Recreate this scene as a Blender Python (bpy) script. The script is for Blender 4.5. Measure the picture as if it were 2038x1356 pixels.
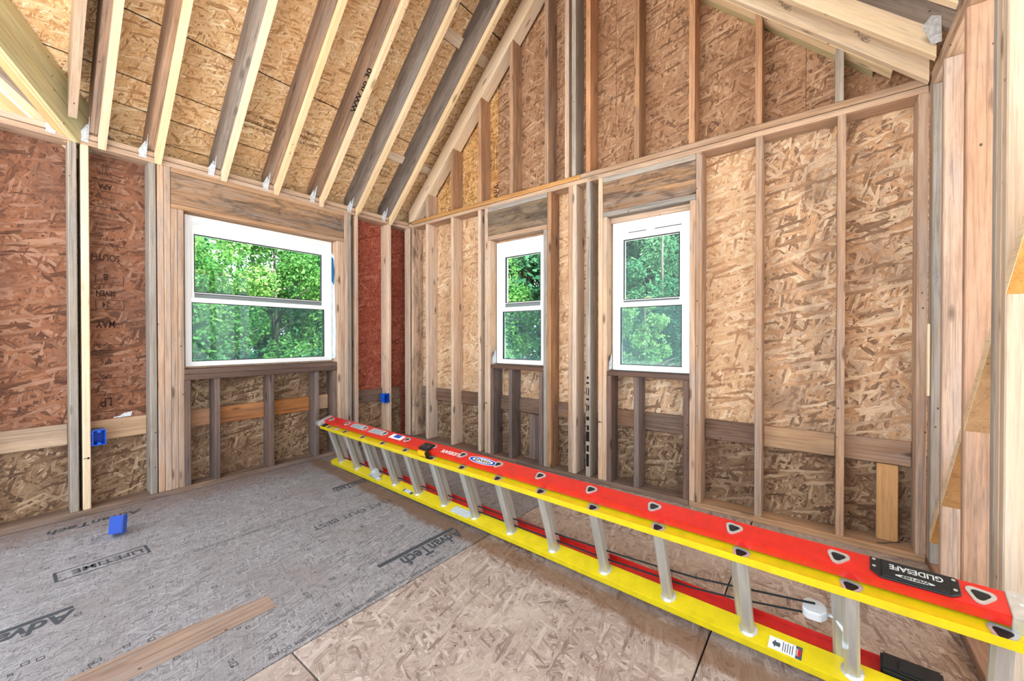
import bpy, bmesh, math, random
import numpy as np
from mathutils import Matrix, Vector
random.seed(7)
for o in list(bpy.data.objects): bpy.data.objects.remove(o)
SC = bpy.context.scene
COL = SC.collection

# ---------------------------------------------------------------- camera, world, sun, exposure
cam = bpy.data.cameras.new('camera'); CAM = bpy.data.objects.new('camera', cam); COL.objects.link(CAM)
cam.sensor_width = 36.0; cam.lens = 794.0 / 2038.0 * 36.0; cam.clip_start = 0.02; cam.clip_end = 300
CAM.location = (3.74225, -2.88254, 1.15090)
CAM.rotation_euler = (math.radians(90.0) - math.atan(6 / 794.0), 0, math.radians(37.79))
SC.camera = CAM
wd = bpy.data.worlds.new('sky'); SC.world = wd; wd.use_nodes = True
bg = wd.node_tree.nodes['Background']; bg.inputs['Color'].default_value = (0.84, 0.93, 1.0, 1); bg.inputs['Strength'].default_value = 1.25
sl = bpy.data.lights.new('sun', 'SUN'); sl.energy = 13.0; sl.angle = math.radians(1.5); sl.color = (1.0, 0.98, 0.95)
SUN = bpy.data.objects.new('sun', sl); COL.objects.link(SUN); SUN.location = (8, -6, 12)
SUN.rotation_euler = Vector((-0.50, -0.08, -0.86)).to_track_quat('-Z', 'Y').to_euler()
vs = SC.view_settings; vs.view_transform = 'Standard'; vs.look = 'None'; vs.gamma = 1.0; vs.use_curve_mapping = False
vs.exposure = 1.62

# ---------------------------------------------------------------- material helpers
def lin(c):
    r = []
    for v in c:
        v = v / 255.0
        r.append(v / 12.92 if v <= 0.04045 else ((v + 0.055) / 1.055) ** 2.4)
    return (r[0], r[1], r[2], 1.0)

class NT:
    def __init__(self, name):
        self.m = bpy.data.materials.new(name); self.m.use_nodes = True
        self.t = self.m.node_tree; self.b = self.t.nodes['Principled BSDF']; self.out = self.t.nodes['Material Output']
    def n(self, typ, **kw):
        nd = self.t.nodes.new(typ)
        for k, v in kw.items(): setattr(nd, k, v)
        return nd
    def l(self, a, b): self.t.links.new(a, b)
    def put(self, sock, v):
        if hasattr(v, 'links'): self.l(v, sock)
        else: sock.default_value = v
    def math(self, op, a, b=None, c=None, clamp=False):
        nd = self.n('ShaderNodeMath', operation=op); nd.use_clamp = clamp
        self.put(nd.inputs[0], a)
        if b is not None: self.put(nd.inputs[1], b)
        if c is not None: self.put(nd.inputs[2], c)
        return nd.outputs[0]
    def vmath(self, op, a, b=None):
        nd = self.n('ShaderNodeVectorMath', operation=op); self.put(nd.inputs[0], a)
        if b is not None: self.put(nd.inputs[1], b)
        return nd.outputs[0]
    def mix(self, f, a, b, blend='MIX'):
        nd = self.n('ShaderNodeMix', data_type='RGBA', blend_type=blend)
        self.put(nd.inputs[0], f); self.put(nd.inputs[6], a); self.put(nd.inputs[7], b)
        return nd.outputs[2]
    def fmix(self, f, a, b):
        nd = self.n('ShaderNodeMix', data_type='FLOAT')
        self.put(nd.inputs[0], f); self.put(nd.inputs[2], a); self.put(nd.inputs[3], b)
        return nd.outputs[0]
    def rng(self, v, a, b, c=0.0, d=1.0):
        nd = self.n('ShaderNodeMapRange'); nd.clamp = True
        self.put(nd.inputs[0], v)
        for i, x in enumerate((a, b, c, d)): nd.inputs[i + 1].default_value = x
        return nd.outputs[0]
    def noise(self, vec, scale, detail=3, rough=0.55, dist=0.0, dims='3D'):
        nd = self.n('ShaderNodeTexNoise', noise_dimensions=dims); self.l(vec, nd.inputs['Vector'])
        nd.inputs['Scale'].default_value = scale; nd.inputs['Detail'].default_value = detail
        nd.inputs['Roughness'].default_value = rough; nd.inputs['Distortion'].default_value = dist
        return nd.outputs[0]
    def mapping(self, vec, loc=(0,0,0), rot=(0,0,0), sc=(1,1,1)):
        nd = self.n('ShaderNodeMapping'); self.l(vec, nd.inputs[0])
        nd.inputs[1].default_value = loc; nd.inputs[2].default_value = rot; nd.inputs[3].default_value = sc
        return nd.outputs[0]
    def ramp(self, f, stops):
        nd = self.n('ShaderNodeValToRGB'); self.l(f, nd.inputs[0]); e = nd.color_ramp.elements
        while len(e) < len(stops): e.new(0.5)
        for i, (p, c) in enumerate(stops): e[i].position = p; e[i].color = c
        return nd.outputs[0]
    def obj_coords(self):
        tc = self.n('ShaderNodeTexCoord'); oi = self.n('ShaderNodeObjectInfo')
        off = self.n('ShaderNodeCombineXYZ')
        self.l(self.math('MULTIPLY', oi.outputs['Random'], 37.0), off.inputs[0])
        self.l(self.math('MULTIPLY', oi.outputs['Random'], 91.0), off.inputs[1])
        self.l(self.math('MULTIPLY', oi.outputs['Random'], 53.0), off.inputs[2])
        return tc.outputs['Object'], self.vmath('ADD', tc.outputs['Object'], off.outputs[0]), oi.outputs['Random']
    def bump(self, h, strength, dist):
        nd = self.n('ShaderNodeBump'); nd.inputs['Strength'].default_value = strength; nd.inputs['Distance'].default_value = dist
        self.l(h, nd.inputs['Height']); self.l(nd.outputs[0], self.b.inputs['Normal'])
    def done(self, col, rough=0.7, spec=0.25, metal=0.0):
        self.put(self.b.inputs['Base Color'], col); self.put(self.b.inputs['Roughness'], rough)
        self.b.inputs['Specular IOR Level'].default_value = spec; self.b.inputs['Metallic'].default_value = metal
        return self.m

def plain(name, c, rough=0.5, spec=0.4, metal=0.0, var=0.0, sc=30.0):
    k = NT(name)
    if var:
        _, v, _ = k.obj_coords(); n = k.noise(v, sc, 4)
        col = k.mix(k.rng(n, 0.3, 0.7), lin([x * (1 - var) for x in c]), lin([min(255, x * (1 + var)) for x in c]))
    else: col = lin(c)
    return k.done(col, rough, spec, metal)

def ds(c, f=0.16):
    g = 0.3*c[0] + 0.59*c[1] + 0.11*c[2]
    return tuple(v + (g - v) * f for v in c)
def lumber(name, c1, c2, grey=(140,130,126), gamt=0.4, dark=0.45, mold=0.0, knots=1.0, vrange=(0.86, 1.12)):
    """sawn timber, grain along local Z"""
    c1, c2, grey = ds(c1), ds(c2), ds(grey)
    k = NT(name); raw, v, rnd = k.obj_coords()
    big = k.noise(k.mapping(v, sc=(9, 9, 1.3)), 1.0, 3, 0.6, 0.6)
    g1 = k.noise(k.mapping(v, sc=(62, 62, 1.5)), 1.0, 5, 0.68, 1.2)
    g2 = k.noise(k.mapping(v, sc=(260, 260, 9)), 1.0, 2, 0.6)
    col = k.mix(k.rng(big, 0.32, 0.68), lin(c1), lin(c2))
    gm = k.rng(k.noise(k.mapping(v, loc=(5, 3, 1), sc=(14, 14, 1.7)), 1.0, 4, 0.65, 0.4), 0.46, 0.66)
    col = k.mix(k.math('MULTIPLY', gm, gamt), col, lin(grey))
    col = k.mix(k.math('MULTIPLY', k.rng(g1, 0.48, 0.66), dark * 1.25), col, lin([x * 0.50 for x in c2]))
    col = k.mix(k.math('MULTIPLY', k.rng(g2, 0.5, 0.75), 0.25), col, lin([x * 0.45 for x in c2]))
    if mold:
        md = k.rng(k.noise(k.mapping(v, loc=(1, 8, 2), sc=(13, 13, 4.5)), 1.0, 5, 0.7, 0.8), 0.48, 0.64)
        col = k.mix(k.math('MULTIPLY', md, mold), col, lin((52, 46, 44)))
    if knots:
        wv = k.vmath('ADD', k.mapping(v, sc=(11, 11, 3.6)), k.mapping(k.n('ShaderNodeTexCoord').outputs['Object'], sc=(0.0, 0.0, 0.0)))
        vo = k.n('ShaderNodeTexVoronoi', feature='F1'); k.l(wv, vo.inputs['Vector']); vo.inputs['Scale'].default_value = 1.0
        sep = k.n('ShaderNodeSeparateColor'); k.l(vo.outputs['Color'], sep.inputs[0])
        keep = k.math('GREATER_THAN', sep.outputs[0], 0.55)
        kn = k.math('MULTIPLY', k.rng(vo.outputs['Distance'], 0.20, 0.10), keep)
        col = k.mix(k.math('MULTIPLY', kn, 0.75 * knots), col, lin([x * 0.42 for x in c2]))
    nv = k.n('ShaderNodeTexVoronoi', feature='F1'); k.l(k.mapping(v, loc=(9, 4, 7), sc=(17, 17, 13)), nv.inputs['Vector']); nv.inputs['Scale'].default_value = 1.0
    ns = k.n('ShaderNodeSeparateColor'); k.l(nv.outputs['Color'], ns.inputs[0])
    nh = k.math('MULTIPLY', k.math('LESS_THAN', nv.outputs['Distance'], 0.075), k.math('GREATER_THAN', ns.outputs[1], 0.72))
    col = k.mix(k.math('MULTIPLY', nh, 0.8), col, lin((50, 38, 32)))
    hs = k.n('ShaderNodeHueSaturation'); k.l(col, hs.inputs['Color'])
    k.l(k.rng(rnd, 0, 1, *vrange), hs.inputs['Value'])
    r2 = k.math('FRACT', k.math('MULTIPLY', rnd, 13.7)); k.l(k.rng(r2, 0, 1, 0.85, 1.12), hs.inputs['Saturation'])
    k.bump(g1, 0.25, 0.003)
    return k.done(hs.outputs[0], 0.78, 0.2)

def osb(name, pal, length=0.085, width=0.012, contrast=0.85, stain=None, stain_amt=0.5, lo=None, bumpd=0.0025, rough=0.72, spec=0.25, world=None):
    """strand board: three layers of long Voronoi cells turned different ways; local XY is the face"""
    pal = [ds(c, 0.17) for c in pal]
    k = NT(name); raw, v, rnd = k.obj_coords()
    sp = k.n('ShaderNodeSeparateXYZ'); k.l(v, sp.inputs[0])
    cb = k.n('ShaderNodeCombineXYZ'); k.l(sp.outputs[0], cb.inputs[0]); k.l(sp.outputs[1], cb.inputs[1])
    p = cb.outputs[0]
    wn = k.n('ShaderNodeTexNoise', noise_dimensions='2D'); k.l(p, wn.inputs['Vector']); wn.inputs['Scale'].default_value = 22; wn.inputs['Detail'].default_value = 2
    w = k.vmath('SCALE', k.vmath('SUBTRACT', wn.outputs['Color'], (0.5, 0.5, 0.5))); w.node.inputs['Scale'].default_value = 0.012
    p = k.vmath('ADD', p, w)
    val = gr = None
    for i, ang in enumerate((12, 74, 138, 41, 105, 166)):
        f = (1.0, 0.8, 1.3, 0.7, 1.1, 0.9)[i]
        q = k.mapping(p, loc=(3.1 * i, 7.7 * i, 0), rot=(0, 0, math.radians(ang)))
        vo = k.n('ShaderNodeTexVoronoi', voronoi_dimensions='2D', feature='F1', distance='CHEBYCHEV')
        k.l(k.mapping(q, sc=(f / length, f / width, 1)), vo.inputs['Vector']); vo.inputs['Scale'].default_value = 1.0
        sc = k.n('ShaderNodeSeparateColor'); k.l(vo.outputs['Color'], sc.inputs[0])
        g = k.n('ShaderNodeTexNoise', noise_dimensions='2D'); k.l(k.mapping(q, sc=(14, 330, 1)), g.inputs['Vector']); g.inputs['Scale'].default_value = 1.0; g.inputs['Detail'].default_value = 3
        if val is None: val, gr = sc.outputs[1], g.outputs[0]
        else:
            s = k.math('GREATER_THAN', sc.outputs[0], 0.66)
            val = k.fmix(s, val, sc.outputs[1]); gr = k.fmix(s, gr, g.outputs[0])
    n = len(pal)
    fine = k.noise(k.mapping(v, sc=(40, 40, 1)), 1.0, 3)
    cv = k.math('ADD', k.math('MULTIPLY', k.math('SUBTRACT', val, 0.5), contrast), 0.5)
    cv = k.math('ADD', cv, k.math('MULTIPLY', k.math('SUBTRACT', fine, 0.5), 0.35), clamp=True)
    col = k.ramp(cv, [((i + 0.5) / n, lin(c)) for i, c in enumerate(pal)])
    col = k.mix(k.math('MULTIPLY', k.rng(gr, 0.50, 0.74), 0.60 * min(contrast, 1.0)), col, lin([x * 0.60 for x in pal[0]]))
    col = k.mix(k.math('MULTIPLY', k.rng(gr, 0.44, 0.28), 0.35), col, lin([min(255, x * 1.12) for x in pal[-1]]))
    if stain:
        sm = k.rng(k.noise(k.mapping(v, loc=(2, 9, 0), sc=(3.2, 1.9, 1)), 1.0, 4, 0.62, 0.5), 0.45, 0.70)
        col = k.mix(k.math('MULTIPLY', sm, stain_amt), col, lin(stain), 'MIX')
    # small dark pits
    vo = k.n('ShaderNodeTexVoronoi', voronoi_dimensions='2D', feature='F1'); k.l(v, vo.inputs['Vector']); vo.inputs['Scale'].default_value = 9.0
    sc = k.n('ShaderNodeSeparateColor'); k.l(vo.outputs['Color'], sc.inputs[0])
    pit = k.math('MULTIPLY', k.math('LESS_THAN', vo.outputs['Distance'], 0.035), k.math('GREATER_THAN', sc.outputs[0], 0.72))
    col = k.mix(k.math('MULTIPLY', pit, 0.85), col, lin((48, 34, 28)))
    if world: col = world(k, col)
    hs = k.n('ShaderNodeHueSaturation'); k.l(col, hs.inputs['Color']); k.l(k.rng(rnd, 0, 1, 0.93, 1.07), hs.inputs['Value'])
    k.bump(k.math('ADD', val, k.math('MULTIPLY', gr, 0.6)), 0.55, bumpd)
    return k.done(hs.outputs[0], rough, spec)

# ---------------------------------------------------------------- mesh / object helpers
WM = {}
def thing(name, label, cat, M=None, group=None, kind=None):
    o = bpy.data.objects.new(name, None); COL.objects.link(o); o.empty_display_size = 0.1
    if M is None: M = Matrix.Identity(4)
    elif not isinstance(M, Matrix): M = Matrix.Translation(M)
    o.matrix_world = M; WM[o] = M
    tag(o, label, cat, group, kind); return o
def tag(o, label=None, cat=None, group=None, kind=None):
    if label: o['label'] = label
    if cat: o['category'] = cat
    if group: o['group'] = group
    if kind: o['kind'] = kind
    return o
def link(name, me, mat, parent=None, M=None, label=None):
    if me.materials: 
        pass
    elif mat is not None: me.materials.append(mat)
    o = bpy.data.objects.new(name, me); COL.objects.link(o)
    if M is None: M = Matrix.Identity(4)
    if parent is not None:
        o.parent = parent; o.matrix_parent_inverse = WM[parent].inverted()
    o.matrix_basis = M; WM[o] = M
    if mat is not None and me.materials[0] != mat:
        o.material_slots[0].link = 'OBJECT'; o.material_slots[0].material = mat
    if label: o['label'] = label
    return o
def mesh(name, verts, faces, smooth=False):
    me = bpy.data.meshes.new(name); me.from_pydata([tuple(v) for v in verts], [], faces); 
    bm = bmesh.new(); bm.from_mesh(me); bmesh.ops.recalc_face_normals(bm, faces=bm.faces); bm.to_mesh(me); bm.free()
    if smooth: me.shade_smooth()
    me.update(); return me
CACHE = {}
def bevel_box(dx, dy, dz, b=0.0038):
    """box x 0..dx, y 0..dy, z 0..dz with eased edges"""
    key = (round(dx, 4), round(dy, 4), round(dz, 4), b)
    if key in CACHE: return CACHE[key]
    bm = bmesh.new()
    vs = [bm.verts.new((x, y, z)) for x in (0, dx) for y in (0, dy) for z in (0, dz)]
    for f in ((0,1,3,2),(4,6,7,5),(0,4,5,1),(2,3,7,6),(0,2,6,4),(1,5,7,3)): bm.faces.new([vs[i] for i in f])
    bmesh.ops.recalc_face_normals(bm, faces=bm.faces)
    if b: bmesh.ops.bevel(bm, geom=list(bm.edges), offset=b, segments=1, affect='EDGES')
    me = bpy.data.meshes.new('timber'); bm.to_mesh(me); bm.free(); CACHE[key] = me; return me
def frame(origin, ex, ey, ez):
    M = Matrix.Identity(4)
    for i, e in enumerate((ex, ey, ez)):
        e = Vector(e).normalized()
        for j in range(3): M[j][i] = e[j]
    for j in range(3): M[j][3] = origin[j]
    return M
def board(name, x, y, z, mat, parent, axis='z', b=0.0038, label=None):
    """axis-aligned timber; grain along axis"""
    (x0, x1), (y0, y1), (z0, z1) = x, y, z
    if axis == 'z': M = frame((x0, y0, z0), (1,0,0), (0,1,0), (0,0,1)); d = (x1-x0, y1-y0, z1-z0)
    elif axis == 'y': M = frame((x0, y0, z0), (0,0,1), (1,0,0), (0,1,0)); d = (z1-z0, x1-x0, y1-y0)
    else: M = frame((x0, y0, z0), (0,1,0), (0,0,1), (1,0,0)); d = (y1-y0, z1-z0, x1-x0)
    # a private copy is not needed: alike pieces share the mesh
    me = bevel_box(*d, b)
    return link(name, me, mat, parent, M, label)
def prism(name, origin, ex, ey, poly, t0, t1, mat, parent, label=None, grain=None, bev=0.0):
    """polygon in the (ex, ey) plane, from t0 to t1 along ex x ey. grain='x': local Z runs along ex"""
    ex = Vector(ex).normalized(); ey = Vector(ey).normalized(); ez = ex.cross(ey)
    n = len(poly)
    if grain == 'x':
        M = frame(origin, ey, ez, ex)
        vs = [(p[1], t0, p[0]) for p in poly] + [(p[1], t1, p[0]) for p in poly]
    else:
        M = frame(origin, ex, ey, ez)
        vs = [(p[0], p[1], t0) for p in poly] + [(p[0], p[1], t1) for p in poly]
    fs = [list(range(n))[::-1], list(range(n, 2*n))] + [[i, (i+1) % n, (i+1) % n + n, i + n] for i in range(n)]
    me = mesh(name, vs, fs)
    if bev:
        bm = bmesh.new(); bm.from_mesh(me); bmesh.ops.bevel(bm, geom=list(bm.edges), offset=bev, segments=1, affect='EDGES'); bm.to_mesh(me); bm.free()
    return link(name, me, mat, parent, M, label)
def tube_data(path, rad, seg=8):
    path = [Vector(p) for p in path]; vs = []; fs = []
    rads = rad if isinstance(rad, (list, tuple)) else [rad] * len(path)
    ref = Vector((0.123, 0.31, 0.94))
    for i, p in enumerate(path):
        d = (path[min(i+1, len(path)-1)] - path[max(i-1, 0)]).normalized()
        a = d.cross(ref).normalized(); b = d.cross(a)
        for k in range(seg):
            t = 2*math.pi*k/seg; vs.append(p + (a*math.cos(t) + b*math.sin(t))*rads[i])
    for i in range(len(path)-1):
        for k in range(seg):
            k2 = (k+1) % seg; fs.append([i*seg+k, i*seg+k2, (i+1)*seg+k2, (i+1)*seg+k])
    fs.append(list(range(seg))[::-1]); fs.append(list(range((len(path)-1)*seg, len(path)*seg)))
    return vs, fs
def tube(name, path, rad, mat, parent, seg=8, M=None, label=None):
    vs, fs = tube_data(path, rad, seg); return link(name, mesh(name, vs, fs, True), mat, parent, M, label)
def lettering(name, body, size, origin, right, up, mat, parent, sx=1.0, align='LEFT', lift=0.0012, M=None, font_shear=0.0, spacing=1.0, bold=0.0):
    cu = bpy.data.curves.new('t', 'FONT'); cu.body = body; cu.size = size; cu.align_x = align; cu.shear = font_shear
    cu.space_character = spacing; cu.offset = bold
    ob = bpy.data.objects.new('t', cu); COL.objects.link(ob)
    bpy.context.view_layer.update(); dg = bpy.context.evaluated_depsgraph_get()
    me = bpy.data.meshes.new_from_object(ob.evaluated_get(dg)); bpy.data.objects.remove(ob); bpy.data.curves.remove(cu)
    me.materials.clear()
    r = Vector(right).normalized(); u = Vector(up).normalized(); n = r.cross(u); o = Vector(origin)
    for v in me.vertices: v.co = o + r*(v.co.x*sx) + u*v.co.y + n*lift
    me.name = name
    return link(name, me, mat, parent, M)
def quads(name, rects, origin, right, up, mat, parent, lift=0.001, M=None):
    r = Vector(right).normalized(); u = Vector(up).normalized(); n = r.cross(u); o = Vector(origin); vs = []; fs = []
    for (x0, y0, x1, y1) in rects:
        b = len(vs)
        for x, y in ((x0, y0), (x1, y0), (x1, y1), (x0, y1)): vs.append(o + r*x + u*y + n*lift)
        fs.append([b, b+1, b+2, b+3])
    me = bpy.data.meshes.new(name); me.from_pydata([tuple(v) for v in vs], [], fs); me.update()
    return link(name, me, mat, parent, M)

# ---------------------------------------------------------------- materials
STUD = lumber('stud_weathered', (214,178,148), (182,142,114), (176,164,158), 0.6, 0.40, 0.10)
STUDG = lumber('stud_grey', (182,168,152), (152,138,124), (164,164,164), 0.6, 0.40, 0.10)
STUDL = lumber('stud_pale', (232,198,166), (212,172,138), (200,188,180), 0.5, 0.32, 0.10)
POST = lumber('post_pale', (216,190,162), (196,166,136), (200,188,170), 0.4, 0.18, 0.0, 0.9, (0.97, 1.02))
STUDM = lumber('stud_mouldy', (222,186,154), (196,154,122), (150,126,110), 0.7, 0.35, 0.55)
STUDO = lumber('stud_orange', (204,154,110), (172,124,88), (130,114,108), 0.6, 0.42, 0.22)
CRIP = lumber('cripple_grey_brown', (140,112,98), (112,88,78), (126,116,118), 0.7, 0.40, 0.18)
NEW = lumber('new_pine', (244,216,174), (232,196,146), (228,208,182), 0.2, 0.20, 0.0, 0.8, (0.95, 1.06))
NEWP = lumber('new_pine_pale', (240,214,180), (226,192,150), (214,202,178), 0.35, 0.20, 0.0, 0.8, (0.95, 1.05))
NEWG = lumber('treated_pine', (214,196,140), (188,168,112), (190,190,150), 0.5, 0.30, 0.0, 0.8)
RAFT = lumber('rafter_brown', (172,138,112), (136,108,88), (142,132,126), 0.45, 0.50, 0.14, 0.7)
RAFTG = lumber('rafter_grey', (154,138,126), (122,110,102), (146,142,140), 0.6, 0.50, 0.22, 0.7)
PLATE = lumber('plate_tan', (210,172,138), (178,136,102), (176,160,148), 0.4, 0.40, 0.05, 0.6)
PLATEO = lumber('plate_orange', (208,152,92), (180,126,74), (130,108,82), 0.5, 0.35, 0.15, 0.4)
HEAD = lumber('header_stained', (186,144,108), (136,108,88), (146,134,126), 0.85, 0.55, 0.62, 1.0)
HEADD = lumber('header_dark', (158,128,98), (116,98,80), (118,110,102), 0.75, 0.5, 0.6, 0.9)
SILL = lumber('sill_dark', (122,92,78), (94,70,60), (108,94,88), 0.5, 0.35, 0.1, 0.5)
BAND = lumber('band_pale', (214,178,142), (186,146,112), (176,160,144), 0.35, 0.35, 0.08, 0.9)
BANDO = lumber('band_orange', (204,134,78), (166,104,62), (150,116,92), 0.35, 0.45, 0.10, 0.9)
BANDB = lumber('band_brown', (156,116,90), (116,86,68), (122,106,98), 0.5, 0.45, 0.22, 0.9)
SOLE = lumber('sole_plate', (168,128,100), (124,94,78), (140,124,118), 0.5, 0.45, 0.12, 0.5)
AMBER = lumber('amber_pine', (222,166,98), (198,138,74), (206,162,110), 0.2, 0.25, 0.0, 0.9)
REDST = lumber('stud_reddish', (212,160,120), (186,132,94), (160,138,124), 0.4, 0.35, 0.12, 0.7)

OSB_L = osb('osb_wall_redbrown', [(96,56,38), (132,80,52), (160,98,64), (148,98,72), (176,126,98)], stain=(104,72,60), stain_amt=0.6, contrast=0.85, length=0.11, width=0.017)
OSB_LOW = osb('osb_low_tan', [(92,66,46), (128,94,66), (156,120,86), (142,112,84), (186,156,122)], stain=(92,66,48), stain_amt=0.7, contrast=0.95, length=0.10, width=0.014)
OSB_RED = osb('osb_red_stained', [(128,50,34), (156,66,44), (176,82,56), (166,78,58), (192,108,82)], stain=(130,54,40), stain_amt=0.5, contrast=0.9)
OSB_R = osb('osb_wall_tan', [(172,120,82), (212,160,112), (234,186,136), (224,180,138), (242,212,172)], stain=(176,136,102), stain_amt=0.45, contrast=0.85, length=0.10, width=0.016)
OSB_RD = osb('osb_wall_tan_weathered', [(138,102,74), (190,140,98), (220,170,122), (194,160,130), (230,198,160)], stain=(134,110,92), stain_amt=0.7, contrast=0.95, length=0.11, width=0.017)
OSB_G = osb('osb_gable_brown', [(112,76,50), (150,104,70), (172,122,84), (160,120,90), (194,152,114)], stain=(130,90,62), stain_amt=0.5, contrast=0.9, length=0.10, width=0.014)
OSB_GY = osb('osb_gable_golden', [(140,92,40), (188,132,66), (208,154,84), (198,148,88), (224,182,120)], stain=(150,92,40), stain_amt=0.45, contrast=1.0, length=0.06, width=0.014)
OSB_ROOF = osb('osb_roof_golden', [(180,126,76), (226,174,114), (244,200,140), (234,188,134), (252,228,184)], stain=(216,158,100), stain_amt=0.35, contrast=0.85, length=0.07, width=0.011)

FELT = plain('added_backing_felt', (26, 24, 22), 0.9, 0.1)
INK = plain('stencil_ink', (66, 44, 36), 0.8, 0.1)
INKF = plain('floor_ink', (74, 78, 84), 0.85, 0.1)
INKB = plain('black_paint', (22, 20, 22), 0.7, 0.2)
GALV = plain('galvanised_steel', (206, 214, 220), 0.38, 0.5, 0.35, 0.14, 60)
NAIL = plain('nail_steel', (60, 56, 54), 0.5, 0.4, 0.7)
BLUE = plain('blue_plastic', (8, 92, 214), 0.38, 0.5)
BLUED = plain('blue_plastic_inside', (6, 66, 170), 0.5, 0.4)
VINYL = plain('white_vinyl', (242, 245, 248), 0.35, 0.45)
GREYV = plain('grey_gasket', (120, 130, 132), 0.5, 0.4)
BLACKG = plain('black_gasket', (30, 36, 40), 0.5, 0.4)
WRAP = plain('wrap_and_light_seal', (220, 228, 234), 0.6, 0.3, 0, 0.1, 20)
SEALD = plain('dark_light_seal', (40, 34, 30), 0.8, 0.1)
WRAPB = plain('house_wrap_blue', (30, 96, 140), 0.6, 0.3)
YEL = plain('yellow_fibreglass', (216, 196, 22), 0.30, 0.6, 0, 0.04, 25)
RED = plain('red_fibreglass', (200, 40, 34), 0.28, 0.65, 0, 0.05, 25)
ALU = None
def alu():
    k = NT('ribbed_aluminium'); raw, v, rnd = k.obj_coords()
    n = k.noise(k.mapping(v, sc=(30, 30, 4)), 1.0, 3)
    wv = k.n('ShaderNodeTexWave', wave_type='BANDS', bands_direction='X'); k.l(k.mapping(raw, sc=(1, 0.8, 0)), wv.inputs[0]); wv.inputs['Scale'].default_value = 70
    k.bump(wv.outputs[1], 0.35, 0.001)
    return k.done(k.mix(k.rng(n, 0.3, 0.7), lin((178, 178, 174)), lin((206, 206, 200))), 0.38, 0.5, 0.6)
ALU = alu()
ALUP = plain('aluminium_plain', (196, 200, 202), 0.35, 0.5, 0.5, 0.06, 40)
BLKP = plain('black_plastic', (28, 32, 36), 0.42, 0.45)
BLKR = plain('black_rope', (36, 42, 46), 0.8, 0.2)
WHT = plain('white_sticker', (226, 230, 232), 0.5, 0.3)
WHTP = plain('white_print', (236, 236, 236), 0.5, 0.3)
SILV = plain('silver_sticker', (186, 196, 200), 0.45, 0.4, 0, 0.08, 80)
BLUP = plain('blue_print', (18, 70, 178), 0.45, 0.4)
REDP = plain('red_print', (196, 30, 40), 0.45, 0.4)
GREYP = plain('grey_print', (70, 84, 96), 0.5, 0.3)
YELP = plain('yellow_plastic', (230, 180, 24), 0.4, 0.4)

def glass(name, tint, gl=0.06):
    k = NT(name); t = k.n('ShaderNodeBsdfTransparent'); t.inputs[0].default_value = tint
    g = k.n('ShaderNodeBsdfGlossy'); g.inputs['Roughness'].default_value = 0.02; g.inputs[0].default_value = (0.45, 0.5, 0.5, 1)
    fr = k.n('ShaderNodeFresnel'); fr.inputs[0].default_value = 1.45
    mx = k.n('ShaderNodeMixShader'); k.l(fr.outputs[0], mx.inputs[0]); k.l(t.outputs[0], mx.inputs[1]); k.l(g.outputs[0], mx.inputs[2])
    k.l(mx.outputs[0], k.out.inputs[0]); return k.m
GLASS = glass('window_glass', (0.93, 0.99, 0.97, 1))
def screen():
    k = NT('insect_screen'); t = k.n('ShaderNodeBsdfTransparent'); t.inputs[0].default_value = (0.78, 0.84, 0.86, 1)
    d = k.n('ShaderNodeBsdfDiffuse'); d.inputs[0].default_value = lin((120, 140, 146))
    mx = k.n('ShaderNodeMixShader'); mx.inputs[0].default_value = 0.22
    k.l(t.outputs[0], mx.inputs[1]); k.l(d.outputs[0], mx.inputs[2]); k.l(mx.outputs[0], k.out.inputs[0]); return k.m
SCREEN = screen()

# floor: grey weathered tongue-and-groove board and a browner one; brown stains beside the ladder and the left wall
def floor_stain(amount):
    def f(k, col):
        geo = k.n('ShaderNodeNewGeometry'); sp = k.n('ShaderNodeSeparateXYZ'); k.l(geo.outputs['Position'], sp.inputs[0])
        nz = k.noise(geo.outputs['Position'], 5.0, 4, 0.65)
        nzo = k.math('MULTIPLY', k.math('SUBTRACT', nz, 0.5), 0.16)
        d = k.math('ADD', k.math('ADD', sp.outputs[1], k.math('MULTIPLY', sp.outputs[0], 0.064)), k.math('ADD', nzo, 1.085))
        band = k.math('MULTIPLY', k.rng(d, -0.075, -0.035), k.rng(d, 0.12, 0.05))
        wall = k.rng(k.math('ADD', sp.outputs[0], k.math('MULTIPLY', nzo, 2.2)), 0.36, 0.10)
        m = k.math('MAXIMUM', band, k.math('MULTIPLY', wall, 0.55))
        return k.mix(k.math('MULTIPLY', m, amount), col, lin((116, 82, 58)))
    return f
FL_G = osb('subfloor_grey', [(112,109,113), (138,136,141), (154,152,158), (146,144,150), (172,170,175)], length=0.05, width=0.005, contrast=0.85, stain=(132,124,124), stain_amt=0.5, bumpd=0.0012, rough=0.8, spec=0.2, world=floor_stain(0.75))
FL_B = osb('subfloor_brown', [(128,106,98), (156,136,126), (174,156,147), (162,144,135), (192,178,170)], length=0.085, width=0.014, contrast=0.8, stain=(190,178,168), stain_amt=0.6, bumpd=0.0018, rough=0.8, spec=0.2, world=floor_stain(0.7))
SCAR = lumber('unweathered_floor', (184,150,126), (160,126,106), (156,147,144), 0.9, 0.45, 0.12, 0.3)

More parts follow.
